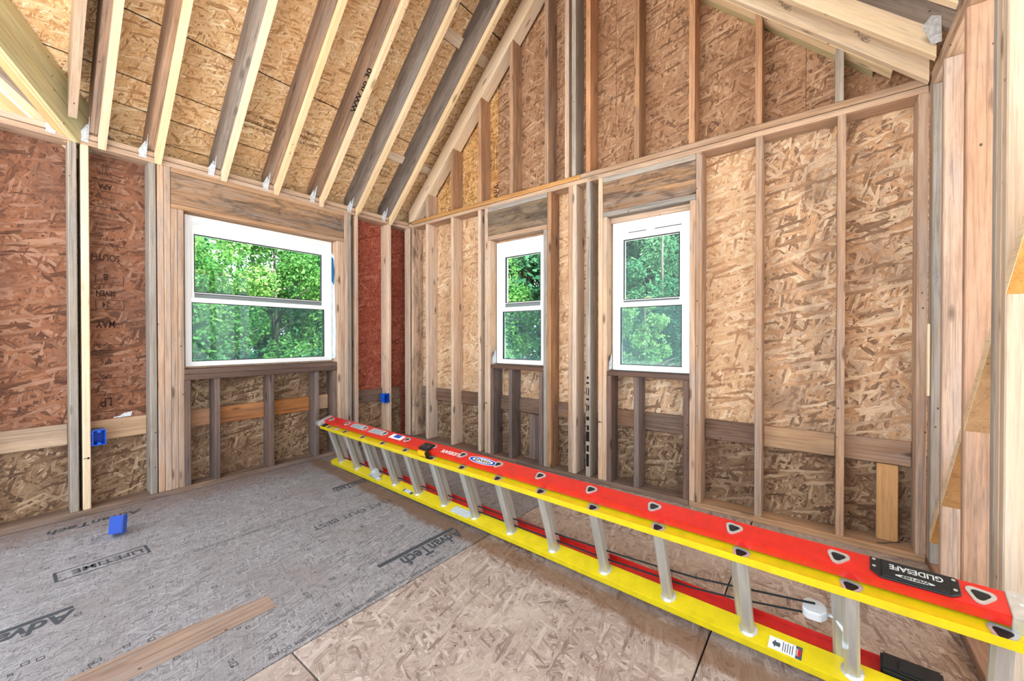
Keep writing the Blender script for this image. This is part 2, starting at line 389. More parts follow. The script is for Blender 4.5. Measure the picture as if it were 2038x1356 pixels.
# ================================================================ FLOOR
floor = thing('floor', 'bare grey subfloor of large printed boards', 'floor', (2, -2, 0), kind='structure')
g = 0.0032
FP = {}
cols = [(-0.15, 1.06, FL_G), (1.06, 2.215, FL_G), (2.215, 3.405, FL_B), (3.405, 4.60, FL_B), (4.60, 5.8, FL_G), (5.8, 7.4, FL_G)]
cuts = [[-7.5, -5.2, -3.3, 0.15], [-7.5, -6.3, -3.9, 0.15], [-7.1, -4.66, -2.229, 0.15], [-7.5, -5.9, -3.5, 0.15], [-7.5, -5.4, -3, 0.15], [-7.5, -5.4, -3, 0.15]]
for ci, (x0, x1, m) in enumerate(cols):
    for a, b in zip(cuts[ci][:-1], cuts[ci][1:]):
        # local X along the board's length
        o = prism('subfloor_panel', (x0, a, 0), (0, 1, 0), (-1, 0, 0), [(g, -(x1-x0)+g), (b-a-g, -(x1-x0)+g), (b-a-g, -g), (g, -g)], -0.022, 0.0, m, floor, bev=0.002)
        FP[(ci, b)] = o
board('floor_joist_deck', (-0.2, 7.4), (-7.5, 0.2), (-0.05, -0.023), FELT, floor, 'x', 0)
P0, P1 = FP[(0, 0.15)], FP[(1, 0.15)]
R, U = (0, -1, 0), (1, 0, 0)
lettering('printed_lettering', 'AdvanTech', 0.125, (2.018, -1.205, 0), R, U, INKF, P1, 0.72, bold=0.003, font_shear=0.25)
quads('printed_bar', [(0.0, -0.034, 0.515, -0.006)], (2.012, -1.205, 0), R, U, INKF, P1)
lettering('printed_lettering', 'FLAT OUT BEST', 0.078, (1.312, -1.185, 0), R, U, INKF, P1, 1.0)
lettering('printed_lettering', 'AdvanTech', 0.115, (1.245, -2.69, 0), R, U, INKF, P1, 0.9, bold=0.003, font_shear=0.25)
quads('printed_bar', [(0.0, -0.03, 0.6, -0.006)], (1.24, -2.69, 0), R, U, INKF, P1)
lettering('printed_lettering', 'LIFETIME', 0.072, (0.825, -2.405, 0), R, U, INKF, P0, 0.95, bold=0.001)
quads('printed_frame', [(0, -0.018, 0.33, -0.012), (0, 0.092, 0.33, 0.098), (-0.006, -0.018, 0.006, 0.098), (0.324, -0.018, 0.336, 0.098)], (0.81, -2.39, 0), R, U, INKF, P0)
lettering('printed_lettering', 'AdvanTech', 0.10, (0.83, -1.02, 0), R, U, INKF, P0, 0.7, bold=0.002, font_shear=0.25)
quads('printed_bar', [(0.0, -0.03, 0.31, -0.006)], (0.83, -1.02, 0), R, U, INKF, P0)
lettering('printed_lettering', 'AdvanTech', 0.10, (0.135, -2.30, 0), R, U, INKF, P0, 0.9, bold=0.002, font_shear=0.25)
lettering('printed_lettering', 'SPACE 1/8" AT EDGES   NAIL 6" ON CENTER   DO NOT SAND   THIS SIDE DOWN', 0.026, (2.178, -1.45, 0), R, U, INKF, P1, 0.9)
lettering('printed_lettering', 'SUBFLOOR 23/32 IN   TONGUE AND GROOVE   EXPOSURE 1   SPACE 1/8" AT EDGES', 0.022, (1.082, -1.5, 0), R, U, INKF, P1, 0.9)
vs = []; fs = []
rr_ = random.Random(3)
for i in range(90):                       # printed fastener marks: little open boxes
    x = rr_.choice((0.25, 0.46, 0.68, 1.3, 1.55, 1.72, 1.92, 2.1)) + rr_.uniform(-0.03, 0.03); y = rr_.uniform(-2.9, -1.25); s = rr_.uniform(0.006, 0.011); t = 0.0025
    for (a, b, c, d) in ((-s, -s, s, -s + t), (-s, s - t, s, s), (-s, -s, -s + t, s), (s - t, -s, s, s)):
        n = len(vs); vs += [(x + a, y + b, 0.001), (x + c, y + b, 0.001), (x + c, y + d, 0.001), (x + a, y + d, 0.001)]; fs.append([n, n+1, n+2, n+3])
me = bpy.data.meshes.new('printed_fastener_marks'); me.from_pydata(vs, [], fs); o = link('printed_fastener_marks', me, INKF, floor); o['kind'] = 'stuff'
prism('unweathered_patch', (1.775, -2.9, 0), (0, 1, 0), (-1, 0, 0), [(0.02, -0.135), (0.74, -0.135), (0.75, -0.02), (0.60, 0.0), (0.40, 0.03), (0.0, 0.03)], 0.0002, 0.0012, SCAR, floor, grain='x')

# ================================================================ LEFT WALL (plane x = 0 is the face of the studs)
DP = 0.14; TW = 0.038; H0, H1, H2 = 2.391, 2.429, 2.467
wl = thing('wall_left', 'left framed wall with red-brown strand board and a wide window', 'wall', (-0.07, -1.8, 0), kind='structure')
XL = (-DP, 0.0)
def ls(name, y0, y1, z0, z1, m): return board(name, XL, (y0, y1), (z0, z1), m, wl)
board('sole_plate', XL, (-3.6, 0.0), (0, TW), SOLE, wl, 'y')
board('top_plate', XL, (-3.6, 0.14), (H0, H1 - 0.004), PLATE, wl, 'y'); board('top_plate', XL, (-3.6, 0.14), (H1, H2), PLATE, wl, 'y')
S0 = TW
for (y0, y1, m) in ((-3.42, -3.382, STUD), (-3.02, -2.982, STUD), (-2.606, -2.568, STUDG), (-2.552, -2.515, NEW), (-2.223, -2.186, STUDG)): ls('stud', y0, y1, S0, H0, m)
ls('king_stud', -2.180, -2.1435, S0, H0, STUD); ls('king_stud', -2.1425, -2.1055, S0, H0, STUD)
ls('jack_stud', -2.1045, -2.0675, S0, 2.096, STUD); ls('jack_stud', -2.0665, -2.0305, S0, 2.096, STUD)
ls('jack_stud', -0.845, -0.808, S0, 2.096, STUDL); ls('jack_stud', -0.807, -0.770, S0, 2.096, STUD)
ls('king_stud', -0.769, -0.731, S0, H0, STUD); ls('king_stud', -0.730, -0.693, S0, H0, STUDG)
ls('stud', -0.656, -0.619, S0, H0, STUD); ls('stud', -0.262, -0.224, S0, H0, STUDL)
board('corner_nailer', (-0.035, 0.055), (-0.020, 0.0), (S0, H0), STUDL, wl)
for (y0, y1) in ((-2.0295, -1.993), (-1.845, -1.808), (-1.453, -1.415), (-1.062, -1.024), (-0.882, -0.846)): ls('cripple_stud', y0, y1, S0, 0.829, CRIP)
board('window_sill', XL, (-2.03, -0.846), (0.830, 0.8725), SILL, wl, 'y'); board('window_sill', XL, (-2.03, -0.846), (0.873, 0.912), SILL, wl, 'y')
board('header_plate', XL, (-2.104, -0.770), (2.357, H0), PLATE, wl, 'y'); board('header_plate', XL, (-2.104, -0.770), (2.097, 2.1295), PLATE, wl, 'y')
board('header', (-DP, -0.003), (-2.104, -0.770), (2.130, 2.3565), HEAD, wl, 'y')
# strand board outside the studs
def lp(y0, y1, z0, z1, m, t=0.011):
    return prism('sheathing_panel', (-DP - 0.0005, y0, z0), (0, 1, 0), (0, 0, 1), [(0.001, 0.001), (y1-y0-0.001, 0.001), (y1-y0-0.001, z1-z0-0.001), (0.001, z1-z0-0.001)], -t, 0.0, m, wl)
lp(-3.6, -2.59, 0.52, 2.462, OSB_L); LPAN = lp(-2.59, -2.03, 0.52, 2.462, OSB_L)
lp(-2.03, -0.846, 0.52, 0.915, OSB_LOW); lp(-2.03, -0.846, 2.094, 2.462, OSB_L); lp(-0.846, 0.0, 0.52, 2.462, OSB_RED); lp(0, 0.15, 0, 2.462, OSB_RED)
lp(-3.6, -2.2, 0.0, 0.52, OSB_LOW); lp(-2.2, -0.70, 0.0, 0.52, OSB_LOW); lp(-0.70, 0.0, 0.0, 0.52, OSB_LOW)
def sealbox(par, x, y, z):  # dark sheet added behind the boards to stop light leaking through joints
    (x0, x1), (y0, y1), (z0, z1) = x, y, z
    link('wrap_and_light_seal', mesh('wrap_and_light_seal', [(a, b, c) for a in x for b in y for c in z], [(0,1,3,2),(4,6,7,5),(0,4,5,1),(2,3,7,6),(0,2,6,4),(1,5,7,3)]), SEALD, par)
for (y, z) in (((-3.62, -2.02), (-0.1, 2.46)), ((-2.03, -0.84), (-0.1, 0.91)), ((-2.03, -0.84), (2.10, 2.46)), ((-0.85, 0.20), (-0.1, 2.46))): sealbox(wl, (-DP - 0.02, -DP - 0.0125), y, z)
# nailing boards over the joint, one in each bay
for (y0, y1, m) in ((-2.982, -2.606, BAND), (-2.515, -2.223, BAND), (-1.993, -1.845, BANDO), (-1.808, -1.453, BANDO), (-1.415, -1.062, BANDO), (-1.024, -0.882, BAND), (-0.619, -0.262, BANDB), (-0.224, -0.036, BANDB)):
    board('backing_board', (-DP + 0.001, -DP + 0.028), (y0 + 0.001, y1 - 0.001), (0.455, 0.590), m, wl, 'y')
# stencils on the second panel, upside down
XS = -DP - 0.0005
def lst(body, size, z, yc=-2.425, sx=0.68, bold=0.0): lettering('stencil_print', body, size, (XS, yc, z), (0, -1, 0), (0, 0, -1), INK, LPAN, sx, 'CENTER', 0.0012, bold=bold)
lst('LP', 0.085, 0.735, bold=0.002); lst('STRAND BOARD', 0.022, 0.765); lst('7/16', 0.045, 1.0); lst('APA', 0.05, 0.90); lst('RATED SHEATHING', 0.02, 0.95)
lst('MAY', 0.068, 1.265, bold=0.002); lst('24', 0.055, 1.395, bold=0.001); lst('SEVEN', 0.05, 1.47, bold=0.002); lst('B', 0.06, 1.585, bold=0.002); lst('SOUTH', 0.062, 1.72, bold=0.001)
lst('MEETS OR EXCEEDS', 0.022, 1.80); lst('THIS SIDE OUT', 0.022, 1.83); lst('SPACE 1/8 IN', 0.024, 1.90); lst('AT ALL JOINTS', 0.024, 1.935); lst('RECOMMENDED', 0.026, 2.0)
lst('NAIL 6 IN', 0.024, 2.065); lst('EXPOSURE 1', 0.024, 2.11); lst('APA', 0.052, 2.20, bold=0.002); lst('RATED SHEATHING', 0.02, 2.235); lst('24/16', 0.045, 2.285); lst('ZV', 0.03, 2.335)
quads('stencil_frame', [(-0.07, 0.0, 0.07, 0.003), (-0.07, 0.065, -0.067, 0.0), (0.067, 0.0, 0.07, 0.065)], (XS, -2.405, 1.515), (0, 1, 0), (0, 0, 1), INK, LPAN)
quads('stencil_frame', [(-0.07, 0.0, 0.07, 0.003), (-0.07, 0.062, 0.07, 0.065), (-0.07, 0.065, -0.067, 0.0), (0.067, 0.0, 0.07, 0.065)], (XS, -2.405, 1.345), (0, 1, 0), (0, 0, 1), INK, LPAN)
for z in (0.64, 0.80, 0.87, 1.06, 1.10, 1.78, 1.96, 2.04, 2.15, 2.225, 2.27, 2.325, 2.36): quads('stencil_rule', [(-0.085, 0, 0.085, 0.0035)], (XS, -2.405, z), (0, 1, 0), (0, 0, 1), INK, LPAN)

# ================================================================ BACK (GABLE) WALL (plane y = 0 is the face of the studs)
wb = thing('wall_back', 'gable end wall with studs, two narrow windows and tan strand board', 'wall', (2.1, 0.07, 0), kind='structure')
YB = (0.0, DP)
def bs(name, x0, x1, z0, z1, m): return board(name, (x0, x1), YB, (z0, z1), m, wb)
board('sole_plate', (0.0, 1.55), YB, (0, TW), SOLE, wb, 'x'); board('sole_plate', (1.552, 3.03), YB, (0, TW), SOLE, wb, 'x'); board('sole_plate', (3.032, 4.167), YB, (0, TW), PLATE, wb, 'x')
board('top_plate', (0.001, 4.166), YB, (H0, H1 - 0.004), PLATE, wb, 'x'); board('top_plate', (0.001, 2.2), YB, (H1, H2), PLATEO, wb, 'x'); board('top_plate', (2.201, 4.166), YB, (H1, H2), PLATE, wb, 'x')
for (x0, x1, m) in ((0.060, 0.098, STUDM), (0.306, 0.344, STUDL), (0.703, 0.740, STUDL), (1.084, 1.121, STUDL), (2.092, 2.1285, STUD), (2.1295, 2.166, STUDL), (3.415, 3.452, STUD), (3.809, 3.846, STUD), (4.128, 4.166, STUD)): bs('stud', x0, x1, S0, H0, m)
BLKST = bs('stud', 2.253, 2.291, S0, H0, STUDG)
for (x0, x1, m) in ((1.172, 1.209, STUDL), (1.886, 1.924, STUDO), (2.360, 2.396, STUDL), (3.071, 3.108, STUD)): bs('king_stud', x0, x1, S0, H0, m)
for (x0, x1, m) in ((1.210, 1.243, STUDL), (1.847, 1.885, STUDG), (2.397, 2.432, STUDL), (3.033, 3.070, STUD)): bs('jack_stud', x0, x1, S0, 2.081, m)
for (x0, x1) in ((1.244, 1.280), (1.466, 1.504), (1.802, 1.840), (2.433, 2.468), (2.646, 2.684), (2.992, 3.030)): bs('cripple_stud', x0, x1, S0, 0.857, CRIP)
for (a, b) in ((1.243, 1.847), (2.432, 3.033)): board('window_sill', (a, b), YB, (0.858, 0.893), SILL, wb, 'x')
for (a, b, m, hm) in ((1.210, 1.885, PLATE, HEADD), (2.397, 3.070, STUDG, HEAD)):
    board('header_plate', (a, b), YB, (2.349, H0), STUDG, wb, 'x'); board('header_plate', (a, b), YB, (2.082, 2.1205), m, wb, 'x')
    board('header', (a, b), (0.004, DP), (2.121, 2.3485), hm, wb, 'x')
board('trim_strip', (2.433, 3.032), (0.06, 0.09), (2.040, 2.081), PLATE, wb, 'x')
YS = DP + 0.0005
def bp(poly, m, name='sheathing_panel'):
    x0 = min(p[0] for p in poly); z0 = min(p[1] for p in poly)
    return prism(name, (x0, YS, z0), (1, 0, 0), (0, 0, 1), [(p[0]-x0, p[1]-z0) for p in poly], -0.011, 0.0, m, wb)
def br(x0, x1, z0, z1, m): return bp([(x0+0.001, z0+0.001), (x1-0.001, z0+0.001), (x1-0.001, z1-0.001), (x0+0.001, z1-0.001)], m)
SPL = 2.43
br(0, 1.228, 0.52, SPL, OSB_R); br(1.861, 2.418, 0.52, SPL, OSB_R)
br(1.228, 1.861, 0.52, 0.895, OSB_RD); br(2.418, 3.047, 0.52, 0.895, OSB_RD); br(1.228, 1.861, 2.08, SPL, OSB_R); br(2.418, 3.047, 2.08, SPL, OSB_R)
br(3.047, 3.43, 0.52, SPL, OSB_R); br(3.43, 4.32, 0.52, SPL, OSB_RD)
br(0, 1.19, 0, 0.52, OSB_LOW); br(1.19, 2.41, 0, 0.52, OSB_LOW); br(2.41, 3.43, 0, 0.52, OSB_LOW); br(3.43, 4.32, 0, 0.52, OSB_LOW)
RX, RZ = 2.104, 2.371 + 0.984 * 2.104
SV = 0.344                                # sheathing above rafter undersides, measured plumb
zl = lambda x: 2.371 + 0.984 * x
zr = lambda x: zl(2 * RX - x)
GP = bp([(-0.1, SPL), (1.227, SPL), (1.227, zl(1.227) + SV), (-0.1, zl(-0.1) + SV)], OSB_GY)
bp([(1.229, SPL), (2.445, SPL), (2.445, zr(2.445) + SV), (RX, RZ + SV), (1.229, zl(1.229) + SV)], OSB_G)
bp([(2.447, SPL), (3.66, SPL), (3.66, zr(3.66) + SV), (2.447, zr(2.447) + SV)], OSB_G)
bp([(3.662, SPL), (4.3, SPL), (4.3, zr(4.3) + SV), (3.662, zr(3.662) + SV)], OSB_G)
for (x, z) in (((-0.16, 1.236), (-0.1, 2.5)), ((1.235, 1.85), (-0.1, 0.888)), ((1.235, 1.85), (2.086, 2.5)), ((1.85, 2.425), (-0.1, 2.5)), ((2.425, 3.04), (-0.1, 0.888)), ((2.425, 3.04), (2.086, 2.5)), ((3.04, 4.33), (-0.1, 2.5))): sealbox(wb, x, (YS + 0.0125, YS + 0.02), z)
link('wrap_and_light_seal', mesh('wrap_and_light_seal', [(x, y, z) for y in (YS + 0.0125, YS + 0.02) for (x, z) in ((-0.2, 2.4), (4.4, 2.4), (4.4, zr(4.4) + SV), (RX, RZ + SV), (-0.2, zl(-0.2) + SV))], [[0,1,2,3,4],[9,8,7,6,5],[0,1,6,5],[1,2,7,6],[2,3,8,7],[3,4,9,8],[4,0,5,9]]), SEALD, wb)  # added gable sheet, keeps daylight out of the panel gaps
for (x0, x1, m) in ((0.099, 0.305, BANDB), (0.345, 0.702, BANDB), (0.741, 1.083, BANDB), (1.281, 1.465, BANDB), (1.505, 1.801, BANDB), (1.925, 2.091, BANDB), (2.469, 2.645, BANDB), (2.685, 2.991, BANDB), (3.109, 3.414, BANDB), (3.453, 3.808, BAND), (3.847, 4.127, STUD)):
    board('backing_board', (x0, x1), (DP - 0.028, DP - 0.001), (0.455, 0.588), m, wb, 'x')
board('scab_board', (3.986, 4.074), (0.085, 0.104), (TW + 0.002, 0.457), AMBER, wb)
board('scab_board', (1.625, 1.70), (0.10, 0.12), (TW + 0.002, 0.45), CRIP, wb); board('scab_board', (1.703, 1.775), (0.10, 0.12), (TW + 0.002, 0.45), CRIP, wb)
quads('black_paint_mark', [(0.006, 0.0, 0.030, 0.10), (0.008, 0.12, 0.03, 0.17), (0.004, 0.2, 0.034, 0.28), (0.01, 0.29, 0.03, 0.33), (0.006, 0.37, 0.032, 0.40), (0.006, 0.44, 0.014, 0.50), (0.018, 0.45, 0.03, 0.49), (0.006, 0.53, 0.03, 0.545), (0.006, 0.57, 0.012, 0.63), (0.022, 0.57, 0.03, 0.63), (0.006, 0.66, 0.03, 0.675), (0.01, 0.70, 0.028, 0.72)], (2.253, 0, 0.12), (1, 0, 0), (0, 0, 1), INKB, BLKST)
# gable studs above the plates, cut to the slope
def gs(x0, x1, m):
    f = zl if x1 <= RX else zr
    prism('gable_stud', (x0, 0.0, H2), (0, 0, 1), (1, 0, 0), [(0.0005, 0), (f(x0) - H2 - 0.001, 0), (f(x1) - H2 - 0.001, x1 - x0), (0.0005, x1 - x0)], 0.0, DP, m, wb, grain='x')
for (x0, x1, m) in ((0.312, 0.349, STUD), (0.703, 0.740, STUDO), (1.090, 1.127, REDST), (1.479, 1.516, STUDO), (1.861, 1.898, STUDO), (2.060, 2.097, STUD), (2.124, 2.160, STUDG), (2.254, 2.291, REDST), (2.646, 2.682, STUDO), (3.026, 3.062, REDST), (3.411, 3.447, REDST), (3.798, 3.834, STUDG)): gs(x0, x1, m)
YG = YS
lettering('stencil_print', 'APA', 0.085, (1.235, YG, 2.52), (0, 0, 1), (-1, 0, 0), INK, GP, 0.9, 'LEFT', 0.0015, bold=0.001)
for i, t in enumerate(('RATED SHEATHING 24/16', 'EXPOSURE 1  7/16', 'SIZED FOR SPACING')): lettering('stencil_print', t, 0.03, (1.15 + 0.035 * i, YG, 2.80), (0, 0, 1), (-1, 0, 0), INK, GP, 0.9, 'LEFT', 0.0015)

def arrow(origin, right, up, par, s=0.012):
    r = Vector(right); u = Vector(up); n = r.cross(u); o = Vector(origin) + n * 0.0012
    me = bpy.data.meshes.new('arrow_mark'); me.from_pydata([tuple(o + r*a*s + u*b*s) for a, b in ((-1.3, -0.18), (0.2, -0.18), (0.2, -0.8), (1.3, 0), (0.2, 0.8), (0.2, 0.18), (-1.3, 0.18))], [], [[0,1,2,3,4,5,6]])
    link('arrow_mark', me, INKB, par)
arrow((2.378, 0, 0.49), (-1, 0, 0), (0, 0, -1), wb); arrow((1.19, 0, 0.52), (1, 0, 0), (0, 0, 1), wb); arrow((0, -2.533, 0.37), (0, 1, 0), (0, 0, 1), wl)

# ================================================================ RIGHT WALL (open studs)
WX = 4.167
wr = thing('wall_right', 'right wall of open studs with a diagonal brace', 'wall', (WX + 0.07, -1.0, 0), kind='structure')
XR = (WX + 0.001, WX + DP)
board('sole_plate', XR, (-3.6, 0.14), (0, TW), SOLE, wr, 'y')
board('top_plate', XR, (-3.6, 0.14), (H0, H1 - 0.004), PLATE, wr, 'y'); board('top_plate', XR, (-3.6, 0.14), (H1, H2), PLATE, wr, 'y')
for (y0, y1, m) in ((-0.036, 0.002, STUD), (-0.075, -0.037, STUDG), (-0.300, -0.262, STUD), (-0.652, -0.613, REDST), (-0.986, -0.946, STUDG), (-1.90, -1.862, STUD), (-2.7, -2.662, STUD), (-3.42, -3.382, STUD)):
    board('stud', XR, (y0, y1), (S0, H0), m, wr)
board('post', (WX + 0.001, WX + 0.24), (-1.030, -0.990), (S0, H0), POST, wr)
PST = board('post', (WX + 0.001, WX + 0.24), (-1.072, -1.032), (S0, H0), POST, wr)
board('shim', (WX - 0.012, WX), (-0.070, -0.042), (0.86, 1.22), NEW, wr)
# diagonal brace pieces between the studs
def brace(y0, y1, m):
    zz = lambda y: 0.166 + 1.14 * (-0.098 - y); t = 0.055
    prism('diagonal_brace', (WX + 0.002, 0, 0), (0, 1, 0), (0, 0, 1), [(y0, zz(y0)), (y1, zz(y1)), (y1, zz(y1) + t), (y0, zz(y0) + t)], 0.0, 0.135, m, wr, grain='x')
def brace_edge(y0, y1):
    zz = lambda y: 0.166 + 1.14 * (-0.098 - y); t = 0.055
    prism('brace_edge', (WX + 0.0018, 0, 0), (0, 1, 0), (0, 0, 1), [(y0, zz(y0)), (y1, zz(y1)), (y1, zz(y1) + t), (y0, zz(y0) + t)], -0.0012, 0.0, NEW, wr, grain='x')
for yy in ((-0.261, -0.076), (-0.612, -0.301), (-0.945, -0.653), (-1.40, -1.073)): brace_edge(*yy)
brace(-0.261, -0.076, AMBER); brace(-0.612, -0.301, AMBER); brace(-0.945, -0.653, AMBER); brace(-1.40, -1.073, AMBER)
lettering('printed_lettering', 'LVL', 0.035, (WX + 0.125, -1.072, 1.14), (1, 0, 0), (0, 0, 1), INKB, PST, 1.0, 'LEFT', 0.001, bold=0.002)
lettering('printed_lettering', 'NLGA', 0.014, (WX + 0.125, -1.072, 1.12), (1, 0, 0), (0, 0, 1), INKB, PST)

# ================================================================ ROOF seen from inside
cl = thing('ceiling', 'open rafters under golden strand board roof sheathing', 'ceiling', (RX, -1.6, 4.4), kind='structure')
SL = 0.984; LN = math.hypot(1, SL)
def rafter(name, y0, y1, xa, xb, low, high, m, right=False, clip=None):
    """low/high: plumb offsets of underside and top above the common underside line; plumb cut ends"""
    n = 1
    if not right: f = zl; e = Vector((1, 0, SL)).normalized()
    else: f = zr; e = Vector((1, 0, -SL)).normalized()
    pts = [(xa, f(xa) + low), (xb, f(xb) + low), (xb, f(xb) + high), (xa, f(xa) + high)]
    if clip is not None:                   # seat cut on the wall plate
        zc = clip
        if not right:
            xc = (zc - low - zl(0)) / SL
            if xc > xa: pts = [(xa, zc), (xc, zc)] + pts[1:]
        else:
            xc = 2 * RX - (zc - low - zl(0)) / SL
            if xc < xb: pts = [pts[0], (xc, zc), (xb, zc)] + pts[2:]
    ez = Vector((0, 1, 0)); ex = e; ey = ez.cross(ex)
    o = Vector((xa, y0, f(xa)))
    pl = []
    for (x, z) in pts:
        d = Vector((x, y0, z)) - o; pl.append((d.dot(ex), d.dot(ey)))
    return prism(name, o, ex, ey, pl, 0.0, y1 - y0, m, cl, grain='x')
TOP = SV - 0.001
RI = {}
for i, (y0, m) in enumerate(((-2.474, RAFT), (-2.195, RAFT), (-1.799, RAFTG), (-1.417, RAFT), (-1.024, RAFT), (-0.655, RAFTG), (-0.261, RAFTG))):
    rafter('sister_rafter', y0, y0 + 0.037, 0.012, RX - 0.02, 0.0, TOP, NEW)
    RI[i] = rafter('rafter', y0 - 0.0385, y0 - 0.0005, -0.14, RX - 0.02, 0.066, TOP, m, clip=H2 + 0.0005)
en = Vector((SL, 0, -1)).normalized(); es = Vector((1, 0, SL)).normalized(); eu = en.cross(es)
lettering('crayon_marking', 'WW no 30', 0.052, Vector((0.62, -1.0435, zl(0.62) + 0.066)) - eu * 0.018, es, eu, INKB, RI[4], 1.5, 'LEFT', 0.001, bold=0.0015)
# short jack above the valley, new timber
rafter('jack_rafter', -2.612, -2.575, 0.125, RX - 0.02, 0.0, TOP, BAND)
# valley beam and the cross roof beyond it
VY = -2.60
vd = Vector((1, -1, SL)).normalized(); vh = Vector((1, 1, 0)).normalized(); vu = vh.cross(vd); vu = vu if vu.z > 0 else -vu
for off, m in ((-0.002, NEWG), (-0.043, AMBER)):
    o = Vector((0.0, VY, 2.398)) + vh * off
    prism('valley_beam', o + vd * -0.02, vd, vu, [(0.0, 0.0), (2.6, 0.0), (2.6, 0.262), (0.0, 0.262)], -0.04, 0.0, m, cl, grain='x')
zc = lambda y: 2.371 + SL * (VY - y)
for (x, w_, lo, m) in ((-0.122, 0.037, 0.0, NEW), (-0.084, 0.037, 0.05, RAFTG), (-0.160, 0.037, 0.02, STUDG), (-0.52, 0.037, 0.0, NEW)):
    e = Vector((0, -1, SL)).normalized(); up_ = Vector((0, SL, 1)).normalized()
    ya = VY + 0.05
    prism('jack_rafter', (x, ya, zc(ya)), e, up_, [(0.0, lo), (2.2, lo), (2.2, 0.24), (0.0, 0.24)], 0.0, w_, m, cl, grain='x')
# roof sheathing panels, left slope: local X runs along the ridge
e1 = Vector((0, 1, 0)); e2 = Vector((1, 0, SL)).normalized()
def roofpanel(y0, y1, xa, xb, m=OSB_ROOF, gapx=0.006):
    # cut by the valley: y >= VY - x
    pts = [(y0, xa), (y1, xa), (y1, xb), (y0, xb)]
    ya, yb = VY - xa - 0.06, VY - xb - 0.06
    if y0 < ya or y0 < yb:
        a = max(y0, ya); b = max(y0, yb)
        pts = [(a, xa), (y1, xa), (y1, xb), (b, xb)] if a > y0 and b > y0 else ([(a, xa), (y1, xa), (y1, xb), (y0, xb), (y0, VY - 0.06 - y0)] if a > y0 else pts)
    o = Vector((0, 0, zl(0) + SV))
    pl = []
    for (y, x) in pts:
        xx = x + (gapx if x == xa else 0) - 0.0
        pl.append((y, xx * LN))
    return prism('roof_sheathing_panel', o, e1, e2, pl, -0.012, 0.0, m, cl)
SPN = {}
for (xa, xb) in ((-0.30, -0.130), (-0.130, 0.007), (0.007, 0.146), (0.146, 0.420)): roofpanel(-4.3, -1.44, xa, xb)
SPN[1] = roofpanel(-1.437, 0.2, -0.30, 0.420)
SPN[2] = roofpanel(-4.6, -2.42, 0.420, 1.30); SPN[3] = roofpanel(-2.417, -0.0, 0.420, 1.30); roofpanel(0.003, 0.2, 0.42, 1.3)
roofpanel(-4.6, -1.2, 1.30, RX); roofpanel(-1.197, 0.2, 1.30, RX)
# stamps on the sheathing face (face looks down and inwards)
nrm = e1.cross(e2)
def rst(body, size, y, x, panel): 
    p = Vector((x, y, zl(x) + SV)) - Vector((0, 0, 0.018))
    lettering('stencil_print', body, size, p, -e1, e2, INK, panel, 0.9, 'LEFT', 0.0)
for (y, x) in ((-1.48, 0.20), (-1.12, 0.22), (-0.74, 0.18), (-0.36, 0.20)):
    for j, t in enumerate(('EXPOSURE 1  7/16', 'RATED SHEATHING', 'SIZED FOR SPACING')): rst(t, 0.028, y, x - 0.035 * j, SPN[1])
rst('LP', 0.09, -0.95, 1.15, SPN[3]); rst('APA', 0.06, -0.07, 0.98, SPN[3]); rst('RATED 24/16', 0.035, -0.03, 0.90, SPN[3])
# right slope
e2r = Vector((-1, 0, SL)).normalized()
for (y0, y1, xa, xb) in ((-3.4, -1.25, 3.25, 4.55), (-1.247, 0.2, 3.25, 4.55), (-3.4, -0.6, RX, 3.247), (-0.597, 0.2, RX, 3.247)):
    f = lambda x: (2 * RX - x) * LN
    prism('roof_sheathing_panel', Vector((2 * RX, 0, zl(0) + SV)), -e1, e2r, [(-y1, f(xb)), (-y0, f(xb)), (-y0, f(xa)), (-y1, f(xa))], -0.012, 0.0, OSB_ROOF, cl) 
for i, y0 in enumerate((-0.258, -0.625, -1.02, -1.42, -1.82, -2.22, -2.62, -3.02, -3.42)):
    rafter('sister_rafter', y0, y0 + 0.037, RX + 0.02, 4.150, 0.0, TOP, NEW, True)
    rafter('rafter', y0 - 0.0385, y0 - 0.0005, RX + 0.02, 4.30, 0.125, TOP, RAFTG, True, clip=H2 + 0.0005)
GR = rafter('gable_rafter', -0.052, -0.014, RX + 0.02, 4.158, 0.0, TOP, NEWP, True)
rafter('gable_nailer', 0.0, 0.075, RX + 0.02, 4.03, 0.0, 0.09, NEW, True); rafter('gable_nailer', 0.076, DP - 0.001, RX + 0.02, 3.96, 0.0, 0.09, NEWG, True)
rafter('gable_nailer', 0.0, 0.055, 0.018, RX - 0.02, 0.0, 0.19, NEWP); rafter('gable_nailer', 0.056, 0.112, 0.10, RX - 0.02, 0.0, 0.19, NEWP)
er = Vector((1, 0, -SL)).normalized(); eru = Vector((SL, 0, 1)).normalized()
for (x, dz) in ((3.52, 0.07), (3.86, 0.06)):
    for j, t in enumerate(('S-DRY', 'SPF', 'KD-HT', 'NO.2')): lettering('grade_stamp', t, 0.020, (x + 0.012 * j, -0.052, zr(x) + 0.105 - 0.026 * j), er, eru, INKB, GR, 1.0, 'LEFT', 0.001)
# blocking flat against the sheathing
def block(y0, y1, x0, x1):
    prism('blocking', Vector((x0, y0, zl(x0) + SV)), e1, e2, [(0.001, 0), (y1 - y0 - 0.001, 0), (y1 - y0 - 0.001, (x1-x0)*LN), (0.001, (x1-x0)*LN)], 0.001, 0.039, NEWP, cl, grain='x')
block(-0.617, -0.30, 1.10, 1.165); block(-0.617, -0.30, 0.268, 0.322); block(-0.223, 0.14, 1.10, 1.165); block(-0.223, 0.14, 0.268, 0.322)
